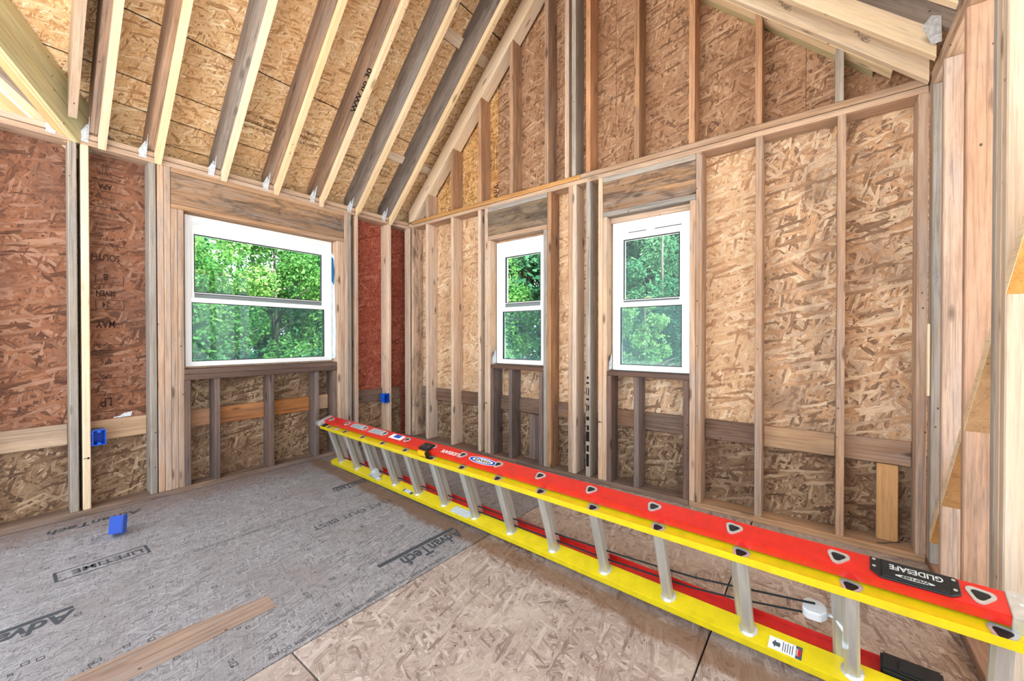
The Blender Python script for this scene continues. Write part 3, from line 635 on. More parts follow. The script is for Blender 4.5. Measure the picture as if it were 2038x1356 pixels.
# felt added to keep daylight out of the joints, and an unseen sun-blocking slab
def slab(name, quad, t, m):
    a, b, c, d = [Vector(q) for q in quad]; n = (b - a).cross(d - a).normalized()
    if n.z < 0: n = -n
    vs = [a, b, c, d, a + n*t, b + n*t, c + n*t, d + n*t]
    return link(name, mesh(name, vs, [[0,1,2,3],[4,5,6,7],[0,1,5,4],[1,2,6,5],[2,3,7,6],[3,0,4,7]]), m, cl)
zf = lambda x: zl(x) + SV + 0.022
slab('added_backing_felt', ((-0.35, 0.22, zf(-0.35)), (RX, 0.22, zf(RX)), (RX, VY - RX - 0.02, zf(RX)), (-0.35, VY + 0.35 - 0.02, zf(-0.35))), 0.01, FELT)
slab('added_backing_felt', ((RX, 0.22, zf(RX)), (4.6, 0.22, zf(2*RX - 4.6)), (4.6, -3.45, zf(2*RX - 4.6)), (RX, -3.45, zf(RX))), 0.01, FELT)
# cross roof sheathing: rises towards -y, left of the valley
zx = lambda y: zc(y) + SV
prism('roof_sheathing_panel', Vector((0, VY, zx(VY))), (1, 0, 0), Vector((0, -1, SL)).normalized(), [(-3.4, -0.1 * LN), (-0.1, -0.1 * LN), (1.6, 1.6 * LN), (-3.4, 1.6 * LN)], -0.012, 0.0, OSB_ROOF, cl)
slab('added_backing_felt', ((-3.45, VY + 0.12, zx(VY + 0.12) + 0.03), (-0.12, VY + 0.12, zx(VY + 0.12) + 0.03), (1.65, VY - 1.6, zx(VY - 1.6) + 0.03), (-3.45, VY - 1.6, zx(VY - 1.6) + 0.03)), 0.01, FELT)
slab('sun_block_slab', ((4.32, 1.3, 2.62), (7.4, 1.3, 2.62), (7.4, -3.2, 2.62), (4.32, -3.2, 2.62)), 0.03, OSB_ROOF)  # unseen slab added at right to keep direct sun off the floor
board('eave_light_stop', (-0.335, -0.302), (VY + 0.2, 0.22), (2.26, 2.405), RAFT, cl, 'y')  # board added to shut out daylight above the wall plate
board('eave_light_stop_low', (-0.30, -DP - 0.021), (VY + 0.2, 0.22), (2.26, 2.275), RAFT, cl, 'y')  # added under the eave, closes the same light leak
# galvanised rafter ties on the plate, each beside its rafter
def tie(y, parent=cl):
    vs = []; fs = []
    def plate3(pts, n):
        b = len(vs); n = Vector(n) * 0.0015
        for p in pts: vs.append(Vector(p))
        for p in pts: vs.append(Vector(p) + n)
        k = len(pts); fs.append(list(range(b, b+k))); fs.append(list(range(b+k, b+2*k))[::-1])
        for i in range(k): fs.append([b+i, b+(i+1) % k, b+k+(i+1) % k, b+k+i])
    plate3([(0.0008, y-0.040, 2.408), (0.0008, y, 2.408), (0.0008, y, 2.525), (0.0008, y-0.007, 2.525), (0.0008, y-0.040, 2.458)], (1, 0, 0))
    plate3([(0.0, y, 2.43), (0.030, y, 2.47), (0.058, y, 2.555), (0.030, y, 2.535), (0.0, y, 2.475)], (0, -1, 0))
    for (yy, zz) in ((-0.022, 2.418), (-0.010, 2.418), (-0.010, 2.442), (-0.022, 2.436)):
        b = len(vs)
        for k in range(6): vs.append(Vector((0.004, y + yy + 0.003*math.cos(k*1.047), zz + 0.003*math.sin(k*1.047))))
        fs.append(list(range(b, b+6)))
    me = mesh('rafter_tie', vs, fs); return link('rafter_tie', me, GALV, parent)
for y0 in (-2.474, -2.195, -1.799, -1.417, -1.024, -0.655, -0.261): tie(y0 - 0.041)
tie(-2.655)
vs = []
me = mesh('rafter_tie', [(p[0], y, p[1]) for y in (-0.2980, -0.3000) for p in ((4.128, 2.47), (4.160, 2.47), (4.158, 2.585), (4.128, 2.60), (4.098, 2.565))], [[0,1,2,3,4],[9,8,7,6,5],[0,1,6,5],[1,2,7,6],[2,3,8,7],[3,4,9,8],[4,0,5,9]])
link('rafter_tie', me, GALV, cl)

# ================================================================ WINDOWS
def ring(x0, x1, z0, z1, w, d0, d1, wb_=None, wt=None):
    """rectangular frame in local (u, v); depth d0..d1; returns verts/faces"""
    wb_ = w if wb_ is None else wb_; wt = w if wt is None else wt
    o = [(x0, z0), (x1, z0), (x1, z1), (x0, z1)]; i = [(x0+w, z0+wb_), (x1-w, z0+wb_), (x1-w, z1-wt), (x0+w, z1-wt)]
    vs = [(p[0], p[1], d0) for p in o] + [(p[0], p[1], d0) for p in i] + [(p[0], p[1], d1) for p in o] + [(p[0], p[1], d1) for p in i]
    fs = []
    for k in range(4):
        n = (k+1) % 4
        fs += [[k, n, 4+n, 4+k], [8+k, 12+k, 12+n, 8+n], [k, 8+k, 8+n, n], [4+k, 4+n, 12+n, 12+k]]
    return vs, fs
def window(name, label, M, W, Hh, up, lo, marks, slots=False):
    """local: x along wall, y up, z towards the room; (0,0,0) lower left corner at the frame's room face"""
    root = thing(name, label, 'window', M, kind='structure')
    def part(nm, vf, m, par, b=0.0015):
        me = mesh(nm, *vf)
        if b:
            bm = bmesh.new(); bm.from_mesh(me); bmesh.ops.bevel(bm, geom=list(bm.edges), offset=b, segments=1, affect='EDGES'); bm.to_mesh(me); bm.free()
        return link(nm, me, m, par, M)
    def boxv(x0, x1, y0, y1, z0, z1):
        return ([(x, y, z) for x in (x0, x1) for y in (y0, y1) for z in (z0, z1)], [(0,1,3,2),(4,6,7,5),(0,4,5,1),(2,3,7,6),(0,2,6,4),(1,5,7,3)])
    fr = part('frame', ring(0, W, 0, Hh, 0.034, -0.075, 0.0, 0.03, 0.05), VINYL, root)
    part('inner_track', ring(0.030, W-0.030, 0.026, Hh-0.045, 0.014, -0.07, -0.012, 0.01, 0.016), VINYL, fr)
    part('shim', ring(-marks[0], W+marks[1], -marks[2], Hh+marks[3], max(marks[0], marks[1]) + 0.004, -0.068, -0.016, marks[2] + 0.004, marks[3] + 0.004), PLATE, root, 0)
    (ux0, ux1, uz0, uz1) = up; (lx0, lx1, lz0, lz1) = lo
    us = part('upper_sash', ring(0.036, W-0.036, uz0-0.055, Hh-0.052, ux0-0.036, -0.065, -0.026, 0.052, Hh-0.052-uz1), VINYL, root)
    part('gasket', ring(ux0-0.004, ux1+0.004, uz0-0.004, uz1+0.004, 0.006, -0.0455, -0.0250), BLACKG, us, 0)
    part('pane', boxv(ux0, ux1, uz0, uz1, -0.048, -0.044), GLASS, us, 0)
    part('gasket_strip', boxv(ux0-0.002, ux1+0.002, uz0-0.046, uz0-0.012, -0.0262, -0.0235), GREYV, us, 0)
    part('gasket_line', boxv(ux0-0.002, ux1+0.002, uz0-0.016, uz0-0.011, -0.0262, -0.0225), BLACKG, us, 0)
    ls_ = part('lower_sash', ring(0.036, W-0.036, 0.03, lz1+0.040, lx0-0.036, -0.040, -0.008, lz0-0.03, 0.040), VINYL, root)
    part('gasket', ring(lx0-0.003, lx1+0.003, lz0-0.003, lz1+0.003, 0.005, -0.03, -0.0075), BLACKG, ls_, 0)
    part('pane', boxv(lx0, lx1, lz0, lz1, -0.026, -0.022), GLASS, ls_, 0)
    part('insect_screen', boxv(lx0-0.02, lx1+0.02, lz0-0.01, lz1+0.03, -0.0722, -0.0716), SCREEN, root, 0)
    if slots:
        for (a, b) in ((0.20, 0.44), (0.55, 0.88)): part('vent_slot', boxv(W*a, W*b, uz1+0.052, uz1+0.058, -0.0262, -0.0252), BLACKG, us, 0)
    return root
# wide window, left wall (faces +x): local x = +y world
M1 = frame((-0.078, -2.008, 0.928), (0, 1, 0), (0, 0, 1), (1, 0, 0))
W1 = window('window_1', 'wide white sash window in the left wall', M1, 1.148, 1.160, (0.066, 1.058, 0.578, 1.022), (0.045, 1.075, 0.040, 0.492), (0.0215, 0.0135, 0.0145, 0.0075))
# narrow windows, back wall (face -y): local x = +x world, z = -y
M2 = frame((1.257, 0.082, 0.903), (1, 0, 0), (0, 0, 1), (0, -1, 0))
W2 = window('window_2', 'narrow white sash window in the middle of the back wall', M2, 0.577, 1.156, (0.090, 0.487, 0.583, 1.012), (0.072, 0.505, 0.044, 0.492), (0.013, 0.012, 0.009, 0.021))
M3 = frame((2.446, 0.082, 0.897), (1, 0, 0), (0, 0, 1), (0, -1, 0))
W3 = window('window_3', 'narrow white sash window nearest the right wall', M3, 0.575, 1.155, (0.080, 0.490, 0.550, 1.008), (0.062, 0.512, 0.046, 0.485), (0.013, 0.011, 0.003, 0.028), True)
def flap(parent, pts, m, name='house_wrap_strip'):
    vs = [Vector(p) for p in pts]; n = (vs[1]-vs[0]).cross(vs[2]-vs[0]).normalized() * 0.0012
    k = len(vs); vs2 = vs + [v + n for v in vs]
    return link(name, mesh(name, vs2, [list(range(k)), list(range(k, 2*k))[::-1]] + [[i, (i+1) % k, k+(i+1) % k, k+i] for i in range(k)]), m, parent)
flap(W1, [(-0.10, -0.855, 0.94), (-0.03, -0.848, 0.95), (-0.02, -0.848, 1.2), (-0.04, -0.848, 1.6), (-0.05, -0.848, 1.95), (-0.10, -0.855, 2.0)], WRAP)
flap(W1, [(-0.09, -0.858, 1.72), (-0.05, -0.850, 1.66), (-0.04, -0.850, 1.80), (-0.06, -0.850, 1.93), (-0.09, -0.858, 1.95)], WRAPB)
for (Wn, x) in ((W2, 1.250), (W3, 2.440)):
    flap(Wn, [(x, 0.085, 0.905), (x - 0.003, 0.030, 0.900), (x + 0.004, 0.022, 0.96), (x + 0.010, 0.036, 1.00), (x + 0.004, 0.075, 1.03)], WRAP)
    flap(Wn, [(x + 0.004, 0.030, 0.965), (x + 0.016, 0.018, 0.990), (x + 0.006, 0.03, 1.02), (x + 0.001, 0.05, 0.985)], BLACKG, 'tape_flap')

# ================================================================ EXTENSION LADDER lying on edge
LO = (0.3755, -1.0156, 0.0474); LU = (0.99788, -0.06383, 0.01266); LR = (-0.03195, -0.31104, 0.94986)
lu = Vector(LU).normalized(); lr = Vector(LR); lr = (lr - lu * lr.dot(lu)).normalized(); la = lr.cross(lu)
ML = frame(LO, lu, la, lr) @ Matrix.Scale(0.98953, 4)
lad = thing('extension_ladder', 'long red and yellow fibreglass extension ladder lying on its edge along the floor', 'ladder', ML)
ST = 0.2911; YT = 0.342; RT = 0.3887; RB = -0.030; RA = 0.058
def lbox(name, x, y, z, m, par=lad, b=0.0015, label=None):
    me = mesh(name, [(i, j, k) for i in x for j in y for k in z], [(0,1,3,2),(4,6,7,5),(0,4,5,1),(2,3,7,6),(0,2,6,4),(1,5,7,3)])
    if b:
        bm = bmesh.new(); bm.from_mesh(me); bmesh.ops.bevel(bm, geom=list(bm.edges), offset=b, segments=2, affect='EDGES'); bm.to_mesh(me); bm.free()
    return link(name, me, m, par, ML, label)
def channel(name, x0, x1, yc, half, z, side, fl, m, label):
    """C rail: web at z (outer face), flanges toward side (+1 up / -1 down)"""
    t = 0.0045; s = side
    pr = [(yc-half, z), (yc+half, z), (yc+half, z + s*fl), (yc+half-t, z + s*fl), (yc+half-t, z + s*t), (yc-half+t, z + s*t), (yc-half+t, z + s*fl), (yc-half, z + s*fl)]
    n = len(pr); vs = [(x0, p[0], p[1]) for p in pr] + [(x1, p[0], p[1]) for p in pr]
    fs = [list(range(n)), list(range(n, 2*n))[::-1]] + [[i, (i+1) % n, n+(i+1) % n, n+i] for i in range(n)]
    me = mesh(name, vs, fs)
    bm = bmesh.new(); bm.from_mesh(me)
    ed = [e for e in bm.edges if abs(e.verts[0].co.x - e.verts[1].co.x) > 0.1]
    bmesh.ops.bevel(bm, geom=ed, offset=0.0018, segments=2, affect='EDGES'); bm.to_mesh(me); bm.free()
    return link(name, me, m, lad, ML, label)
X0, X1 = -0.13, 3.915
yt = channel('side_rail', X0 + 0.04, X1, 0.0, 0.042, YT - 0.004, +1, 0.030, YEL, 'upper yellow side rail')
yb_ = channel('side_rail', X0, X1, 0.0, 0.042, 0.004, -1, 0.034, YEL, 'lower yellow side rail on the floor')
rt = channel('fly_rail', X0, X1 - 0.02, RA, 0.042, RT, -1, 0.034, RED, 'upper red side rail')
rb_ = channel('fly_rail', X0 + 0.05, 3.60, 0.0765, 0.031, RB, +1, 0.027, RED, 'lower red side rail')
def rung_mesh(z0, z1):
    pr = [(-0.020, -0.014), (-0.012, -0.022), (0.012, -0.022), (0.020, -0.014), (0.018, 0.012), (0.008, 0.024), (-0.008, 0.024), (-0.018, 0.012)]
    n = len(pr); vs = [(p[0], p[1], z0) for p in pr] + [(p[0], p[1], z1) for p in pr]
    return mesh('rung', vs, [list(range(n)), list(range(n, 2*n))[::-1]] + [[i, (i+1) % n, n+(i+1) % n, n+i] for i in range(n)])
def tri_pts(r, n=5, c=0.45):
    """rounded triangle, blunt side toward +x"""
    pts = []
    for k in range(3):
        a0 = math.radians(60 + 120 * k); cx, cy = r*(1-c)*math.cos(a0), r*(1-c)*math.sin(a0)
        for j in range(n):
            a = a0 + math.radians(-60 + 120*j/(n-1)); pts.append((cx + r*c*math.cos(a), cy + r*c*math.sin(a)))
    return pts
def plug_ring():
    o = tri_pts(0.0300); i = tri_pts(0.0195); n = len(o)
    vs = [(p[0], p[1], 0) for p in o] + [(p[0], p[1], 0.003) for p in o] + [(p[0], p[1], 0.003) for p in i] + [(p[0], p[1], 0.0) for p in i]
    fs = []
    for k in range(n):
        q = (k+1) % n; fs += [[k, q, n+q, n+k], [n+k, n+q, 2*n+q, 2*n+k], [2*n+k, 2*n+q, 3*n+q, 3*n+k], [3*n+k, 3*n+q, q, k]]
    return mesh('rung_end', vs, fs)
def plug_core():
    i = tri_pts(0.0198); n = len(i); return mesh('rung_bore', [(p[0], p[1], 0.0) for p in i] + [(p[0], p[1], 0.0012) for p in i], [list(range(n))[::-1], list(range(n, 2*n))] + [[k, (k+1) % n, n+(k+1) % n, n+k] for k in range(n)])
def ferrule():
    o = [(0.030*math.cos(a), 0.034*math.sin(a)) for a in [2*math.pi*k/14 for k in range(14)]]; n = len(o)
    i = [(x*0.72, y*0.78) for x, y in o]
    vs = [(p[0], p[1], 0.0) for p in o] + [(p[0], p[1], 0.006) for p in i]
    return mesh('ferrule', vs, [list(range(n))[::-1], list(range(n, 2*n))] + [[k, (k+1) % n, n+(k+1) % n, n+k] for k in range(n)])
BR, FR_, PRM, PCM, FEM = rung_mesh(0.004, YT - 0.004), rung_mesh(RB, RT - 0.005), plug_ring(), plug_core(), ferrule()
TR = Matrix.Translation; RZP = Matrix.Rotation(math.radians(200), 4, 'Z')
for k in range(14):
    x = k * ST
    a = link('rung', BR, ALU, lad, ML @ TR((x, 0.004, 0))); link('ferrule', FEM, ALUP, a, ML @ TR((x, 0.004, 0.0042)))
    link('rung_end', PRM, ALUP, yt, ML @ TR((x, 0.0, YT + 0.0006)) @ RZP); link('rung_bore', PCM, BLKP, yt, ML @ TR((x, 0.0, YT + 0.0008)) @ RZP)
    x = k * ST - 0.0305
    if k < 13: link('fly_rung', FR_, ALU, lad, ML @ TR((x, RA + 0.004, 0)))
    if k < 14: link('rung_end', PRM, ALUP, rt, ML @ TR((x, RA, RT + 0.0003)) @ RZP); link('rung_bore', PCM, BLKP, rt, ML @ TR((x, RA, RT + 0.0005)) @ RZP)
# stickers and lettering on the red web (world-space helper vectors)
def LP_(x, y, z): return ML @ Vector((x, y, z))
def sticker(name, x0, x1, y0, y1, z, m, par, t=0.0006): return lbox(name, (x0, x1), (y0, y1), (z, z + t), m, par, 0)
for (a, b) in ((0.352, 0.545), (0.645, 0.838)):
    s = sticker('instruction_sticker', a, b, 0.030, 0.084, RT + 0.0002, SILV, rt)
    for j in range(6): quads('print_line', [(0.01, 0.006 + 0.008*j, (b-a) - 0.012 - 0.02*(j % 3), 0.009 + 0.008*j)], LP_(a, 0.030, RT + 0.0009), lu, la, GREYP, rt, 0.0003)
sticker('instruction_sticker', 0.930, 1.085, 0.030, 0.082, RT + 0.0002, WHT, rt); sticker('print_block', 0.975, 1.045, 0.045, 0.080, RT + 0.0009, BLUP, rt)
lettering('brand_lettering', 'GLIDESAFE', 0.040, LP_(1.722, 0.058, RT), -lu, -la, WHTP, rt, 0.98, 'LEFT', 0.0008, bold=0.0008)
def ellipse(name, cx, cy, rx, ry, z, m, par, n=28):
    vs = [(cx + rx*math.cos(2*math.pi*k/n), cy + ry*math.sin(2*math.pi*k/n), z) for k in range(n)]
    me = bpy.data.meshes.new(name); me.from_pydata(vs, [], [list(range(n))]); return link(name, me, m, par, ML)
ellipse('emblem', 1.890, RA - 0.006, 0.112, 0.029, RT + 0.0005, WHTP, rt); ellipse('emblem', 1.890, RA - 0.006, 0.106, 0.025, RT + 0.0008, BLUP, rt); ellipse('emblem', 1.890, RA - 0.006, 0.080, 0.019, RT + 0.0011, WHTP, rt)
lettering('brand_lettering', 'WERNER', 0.034, LP_(1.890, RA + 0.005, RT), -lu, -la, INKB, rt, 0.95, 'CENTER', 0.0015, bold=0.0008)
# black end plate with raised lettering
def slabp(name, pts, z0, z1, m, par, b=0.0015):
    n = len(pts); me = mesh(name, [(p[0], p[1], z0) for p in pts] + [(p[0], p[1], z1) for p in pts], [list(range(n))[::-1], list(range(n, 2*n))] + [[k, (k+1) % n, n+(k+1) % n, n+k] for k in range(n)])
    bm = bmesh.new(); bm.from_mesh(me); bmesh.ops.bevel(bm, geom=list(bm.edges), offset=b, segments=1, affect='EDGES'); bm.to_mesh(me); bm.free()
    return link(name, me, m, par, ML)
bp_ = slabp('guide_plate', [(3.537, 0.094), (3.712, 0.094), (3.718, 0.088), (3.718, 0.036), (3.700, 0.022), (3.560, 0.020), (3.537, 0.042)], RT, RT + 0.006, BLKP, rt)
slabp('raised_panel', [(3.562, 0.091), (3.698, 0.091), (3.698, 0.026), (3.562, 0.026)], RT + 0.006, RT + 0.008, BLKP, rt)
for (x, y) in ((3.546, 0.084), (3.546, 0.056), (3.708, 0.082), (3.708, 0.046)):
    ellipse('rivet', x, y, 0.0045, 0.0045, RT + 0.0072, ALUP, rt, 14)
lettering('raised_lettering', 'GLIDESAFE', 0.026, LP_(3.688, 0.077, RT + 0.008), -lu, -la, SILV, rt, 0.86, 'LEFT', 0.0006, bold=0.0006)
ellipse('emblem', 3.630, 0.040, 0.040, 0.0065, RT + 0.0085, SILV, rt)
lettering('raised_lettering', 'WERNER', 0.011, LP_(3.630, 0.0435, RT + 0.0086), -lu, -la, BLKP, rt, 1.3, 'CENTER', 0.0004, bold=0.0004)
lbox('end_bracket', (3.800, 3.93), (RA - 0.046, RA + 0.046), (RT - 0.06, RT + 0.0035), ALUP, lad)
for (x, y) in ((3.815, 0.085), (3.822, 0.060)): ellipse('rivet', x, y, 0.004, 0.004, RT + 0.0045, GALV, lad, 12)
lbox('rubber_foot', (3.885, 3.99), (-0.046, 0.046), (YT - 0.05, YT + 0.012), BLKP, lad); lbox('rubber_foot', (3.885, 3.99), (-0.046, 0.046), (-0.032, 0.03), BLKP, lad)
lbox('guide_block', (3.56, 3.70), (RA - 0.012, RA + 0.050), (RB + 0.002, RB + 0.052), BLKP, lad, 0.006); lbox('guide_hinge', (3.60, 3.66), (RA - 0.012, RA + 0.03), (RB + 0.050, RB + 0.062), BLKP, lad, 0.004)
# black and yellow bracket over the red rail
lbox('rail_guide', (1.345, 1.445), (RA - 0.062, RA + 0.010), (RT + 0.0005, RT + 0.016), BLKP, lad, 0.005); lbox('rail_guide_side', (1.352, 1.440), (RA - 0.078, RA - 0.060), (RT - 0.036, RT + 0.001), YELP, lad, 0.004); lbox('rail_guide_tab', (1.428, 1.447), (RA - 0.079, RA - 0.058), (RT - 0.042, RT + 0.003), BLKP, lad, 0.004)
ellipse('rivet', 1.37, RA - 0.03, 0.004, 0.004, RT + 0.0165, ALUP, lad, 12); ellipse('rivet', 1.42, RA - 0.03, 0.004, 0.004, RT + 0.0165, ALUP, lad, 12)
# top-end caps
lbox('end_cap', (X0 - 0.035, X0 + 0.03), (-0.040, RA + 0.046), (YT + 0.012, RT + 0.004), ALUP, lad, 0.008); lbox('end_cap', (X0 - 0.01, X0 + 0.06), (-0.03, RA), (YT - 0.04, YT + 0.014), BLKP, lad, 0.006)
lbox('end_cap', (X0 + 0.01, X0 + 0.08), (RA - 0.04, RA + 0.046), (RB + 0.002, RB + 0.042), BLKP, lad, 0.006)
# rung lock low on rung two
lk = lbox('rung_lock', (0.55, 0.66), (-0.036, 0.020), (0.010, 0.026), ALUP, lad, 0.003); lbox('lock_arm', (0.60, 0.63), (-0.034, 0.020), (0.02, 0.062), GALV, lk, 0.003); lbox('lock_hook', (0.64, 0.70), (-0.040, -0.012), (0.0045, 0.020), GALV, lk, 0.003)
lk2 = lbox('rung_lock', (0.50, 0.60), (0.030, 0.085), (YT - 0.03, YT - 0.012), ALUP, lad, 0.003)
# labels on yellow rail webs
s = sticker('instruction_sticker', 1.548, 1.715, -0.036, 0.020, 0.0042, SILV, yb_)
wl_ = sticker('warning_label', 3.268, 3.364, -0.036, 0.012, 0.0042, WHT, yb_); sticker('label_band', 3.346, 3.364, -0.036, 0.012, 0.0049, GREYP, yb_)
def lpoly(name, pts, z, m, par):
    me = bpy.data.meshes.new(name); me.from_pydata([(p[0], p[1], z) for p in pts], [], [list(range(len(pts)))]); return link(name, me, m, par, ML)
lpoly('printed_arrow', [(3.278, -0.012), (3.288, 0.004), (3.288, -0.004), (3.302, -0.004), (3.302, -0.020), (3.288, -0.020), (3.288, -0.028)], 0.0051, GREYP, yb_)
for j in range(5): quads('print_line', [(0, 0, 0.0022, 0.036 - 0.004*(j % 2))], LP_(3.309 + 0.0068*j, -0.030, 0.0049), lu, la, GREYP, yb_, 0.0003)
ellipse('printed_oval', 3.355, -0.012, 0.0075, 0.017, 0.0054, WHT, yb_, 18); ellipse('printed_oval', 3.355, -0.012, 0.006, 0.0145, 0.0057, REDP, yb_, 18)
lettering('printed_lettering', 'DANGER', 0.009, LP_(3.3525, -0.012, 0.0058), la, -lu, WHTP, yb_, 0.75, 'CENTER', 0.0004)
sticker('foil_patch', 1.03, 1.10, -0.034, -0.004, 0.0042, SILV, yb_); sticker('foil_patch', 0.10, 0.16, -0.03, 0.02, YT + 0.0004, SILV, yt)
lpoly('printed_mark', [(1.015, -0.034), (1.03, -0.034), (1.03, -0.008), (1.015, -0.008)], 0.0046, GREYP, yb_); lpoly('printed_mark', [(1.10, -0.036), (1.13, -0.036), (1.13, -0.012), (1.10, -0.012)], 0.0046, GREYP, yb_)
# rope and pulley
tube('rope', [(0.02, 0.035, 0.02), (0.3, 0.04, 0.02), (0.9, 0.046, 0.02), (1.5, 0.05, 0.032), (2.06, 0.05, 0.047), (2.35, 0.05, 0.056), (2.7, 0.05, 0.074), (3.01, 0.05, 0.102), (3.15, 0.05, 0.129), (3.40, 0.05, 0.180)], 0.0036, BLKR, lad, 8, ML)
tube('rope', [(1.7, 0.035, 0.012), (2.1, 0.040, 0.012), (2.35, 0.05, 0.012), (2.62, 0.05, 0.018), (2.8, 0.05, 0.030), (3.0, 0.05, 0.044), (3.15, 0.05, 0.072), (3.375, 0.05, 0.128)], 0.0036, BLKR, lad, 8, ML)
pl_ = slabp('pulley', [(3.366, 0.030), (3.380, 0.018), (3.415, 0.020), (3.432, 0.040), (3.432, 0.060), (3.415, 0.078), (3.380, 0.080), (3.366, 0.068)], 0.135, 0.170, plain('grey_pulley', (206, 212, 218), 0.4, 0.4), lad, 0.004)
tube('pulley_hook', [(3.43, 0.05, 0.152), (3.45, 0.05, 0.150), (3.465, 0.035, 0.140), (3.48, 0.02, 0.125)], 0.006, GALV, pl_, 8, ML); lbox('hook_strap', (3.470, 3.486), (-0.026, 0.03), (0.118, 0.130), GALV, pl_, 0.002)

# ================================================================ SMALL THINGS
def ebox(M, label, group):
    root = thing('electrical_box', label, 'electrical box', M, group)
    W_, H_, D_, t = 0.058, 0.094, 0.075, 0.003
    vs, fs = ring(0, W_, 0, H_, t, 0, D_); 
    me = mesh('box_walls', vs, fs); link('box_walls', me, BLUE, root, M)
    me = mesh('box_back', [(x, y, z) for x in (0.001, W_-0.001) for y in (0.001, H_-0.001) for z in (0, t)], [(0,1,3,2),(4,6,7,5),(0,4,5,1),(2,3,7,6),(0,2,6,4),(1,5,7,3)]); link('box_back', me, BLUED, root, M)
    for (y, nm) in ((0.004, 'screw_boss'), (H_-0.014, 'screw_boss')):
        me = mesh(nm, [(x, yy, z) for x in (W_*0.36, W_*0.64) for yy in (y, y+0.010) for z in (0.004, D_+0.001)], [(0,1,3,2),(4,6,7,5),(0,4,5,1),(2,3,7,6),(0,2,6,4),(1,5,7,3)]); link(nm, me, BLUE, root, M)
    me = mesh('rim', *ring(-0.003, W_+0.003, -0.003, H_+0.003, 0.006, D_-0.003, D_)); link('rim', me, BLUE, root, M)
    for y in (0.016, H_-0.020):
        me = mesh('nail_lug', [(x, yy, z) for x in (-0.006, 0.0) for yy in (y, y+0.006) for z in (0.02, D_-0.01)], [(0,1,3,2),(4,6,7,5),(0,4,5,1),(2,3,7,6),(0,2,6,4),(1,5,7,3)]); link('nail_lug', me, BLUE, root, M)
    return root
ebox(frame((-0.062, -2.508, 0.449), (0, 1, 0), (0, 0, 1), (1, 0, 0)), 'blue plastic electrical box nailed to the yellow stud on the left wall', 'blue electrical boxes')
ebox(frame((-0.055, -0.327, 0.445), (0, 1, 0), (0, 0, 1), (1, 0, 0)), 'blue plastic electrical box on the stud near the far corner', 'blue electrical boxes')
# box lying on the floor, leaning on its open rim: back turned to the camera
q = Vector((0.50, -0.42, 0.0)).normalized()
zdir = (Vector((-0.86, 0.32, 0.0)).normalized() * 0.93 + Vector((0, 0, -0.36))).normalized()
xdir = Vector((0, 0, 1)).cross(zdir).normalized(); xdir = -xdir; ydir = zdir.cross(xdir)
Mb = frame((0, 0, 0), xdir, ydir, zdir)
low = min((Mb @ Vector((x, y, z))).z for x in (-0.006, 0.061) for y in (-0.003, 0.097) for z in (0, 0.076))
Mb = Matrix.Translation((0.535, -2.475, -low + 0.0008)) @ Mb
cen = Mb @ Vector((0.029, 0.047, 0.03)); Mb = Matrix.Translation((0.515 - cen.x, -2.462 - cen.y, 0)) @ Mb
ebox(Mb, 'blue plastic electrical box lying loose on the floor', 'blue electrical boxes')
tp = thing('tie_plate', 'loose galvanised tie plate resting on the board between left studs', 'metal plate', (-0.125, -2.345, 0.591))
prism('plate', (-0.136, -2.392, 0.5915), (0, 1, 0), (0, 0, 1), [(0, 0), (0.088, 0.004), (0.094, 0.034), (0.055, 0.030), (0.03, 0.012), (0.0, 0.008)], 0.003, 0.0045, GALV, tp)
for (a, b) in ((0.012, 0.004), (0.05, 0.012), (0.065, 0.022), (0.08, 0.012), (0.082, 0.026)):
    prism('nail_hole', (-0.136, -2.392 + a, 0.5915 + b), (0, 1, 0), (0, 0, 1), [(0.002*math.cos(k*1.047), 0.002*math.sin(k*1.047)) for k in range(6)], 0.0046, 0.0049, NAIL, tp)
bn = tube('bent_nail', [(3.985, -0.002 + 0.03, 0.0405), (4.02, 0.045, 0.042), (4.05, 0.055, 0.05), (4.075, 0.05, 0.062)], 0.0022, NAIL, None, 6)
tag(bn, 'bent nail lying on the sole plate below the amber board', 'nail')
bn['category'] = 'nail'

# ================================================================ OUTSIDE: ground and trees
gd = mesh('ground', [(-70, -70, -3.2), (70, -70, -3.2), (70, 70, -3.2), (-70, 70, -3.2)], [[0, 1, 2, 3]])
gk = NT('pale_bounce_ground'); _, gv, _ = gk.obj_coords(); gm_ = gk.done(gk.mix(gk.rng(gk.noise(gv, 0.6, 5), 0.35, 0.65), lin((178, 178, 172)), lin((198, 196, 190))), 0.9, 0.1)  # pale grey so that sunlit ground throws light up to the rafters
go = link('ground', gd, gm_); tag(go, 'pale ground outside the house, made light to bounce sun upwards', 'ground', kind='structure')
def leafmat(name, a, b, c):
    k = NT(name); at = k.n('ShaderNodeAttribute'); at.attribute_name = 'tint'
    col = k.ramp(at.outputs['Fac'], [(0.0, lin(a)), (0.5, lin(b)), (1.0, lin(c))])
    d = k.n('ShaderNodeBsdfDiffuse'); k.l(col, d.inputs[0]); t = k.n('ShaderNodeBsdfTranslucent'); k.l(col, t.inputs[0])
    mx = k.n('ShaderNodeMixShader'); mx.inputs[0].default_value = 0.42; k.l(d.outputs[0], mx.inputs[1]); k.l(t.outputs[0], mx.inputs[2])
    k.l(mx.outputs[0], k.out.inputs[0]); return k.m
LEAF_A = leafmat('leaves_bright', (38, 84, 42), (84, 132, 66), (156, 186, 104))
LEAF_B = leafmat('leaves_deep', (28, 70, 52), (58, 104, 74), (112, 152, 104))
LEAF_C = leafmat('leaves_pale', (76, 122, 68), (118, 158, 96), (170, 196, 126))
BARK = lumber('bark', (92, 82, 70), (64, 56, 48), (100, 96, 90), 0.4, 0.5, 0.2, 0.0)
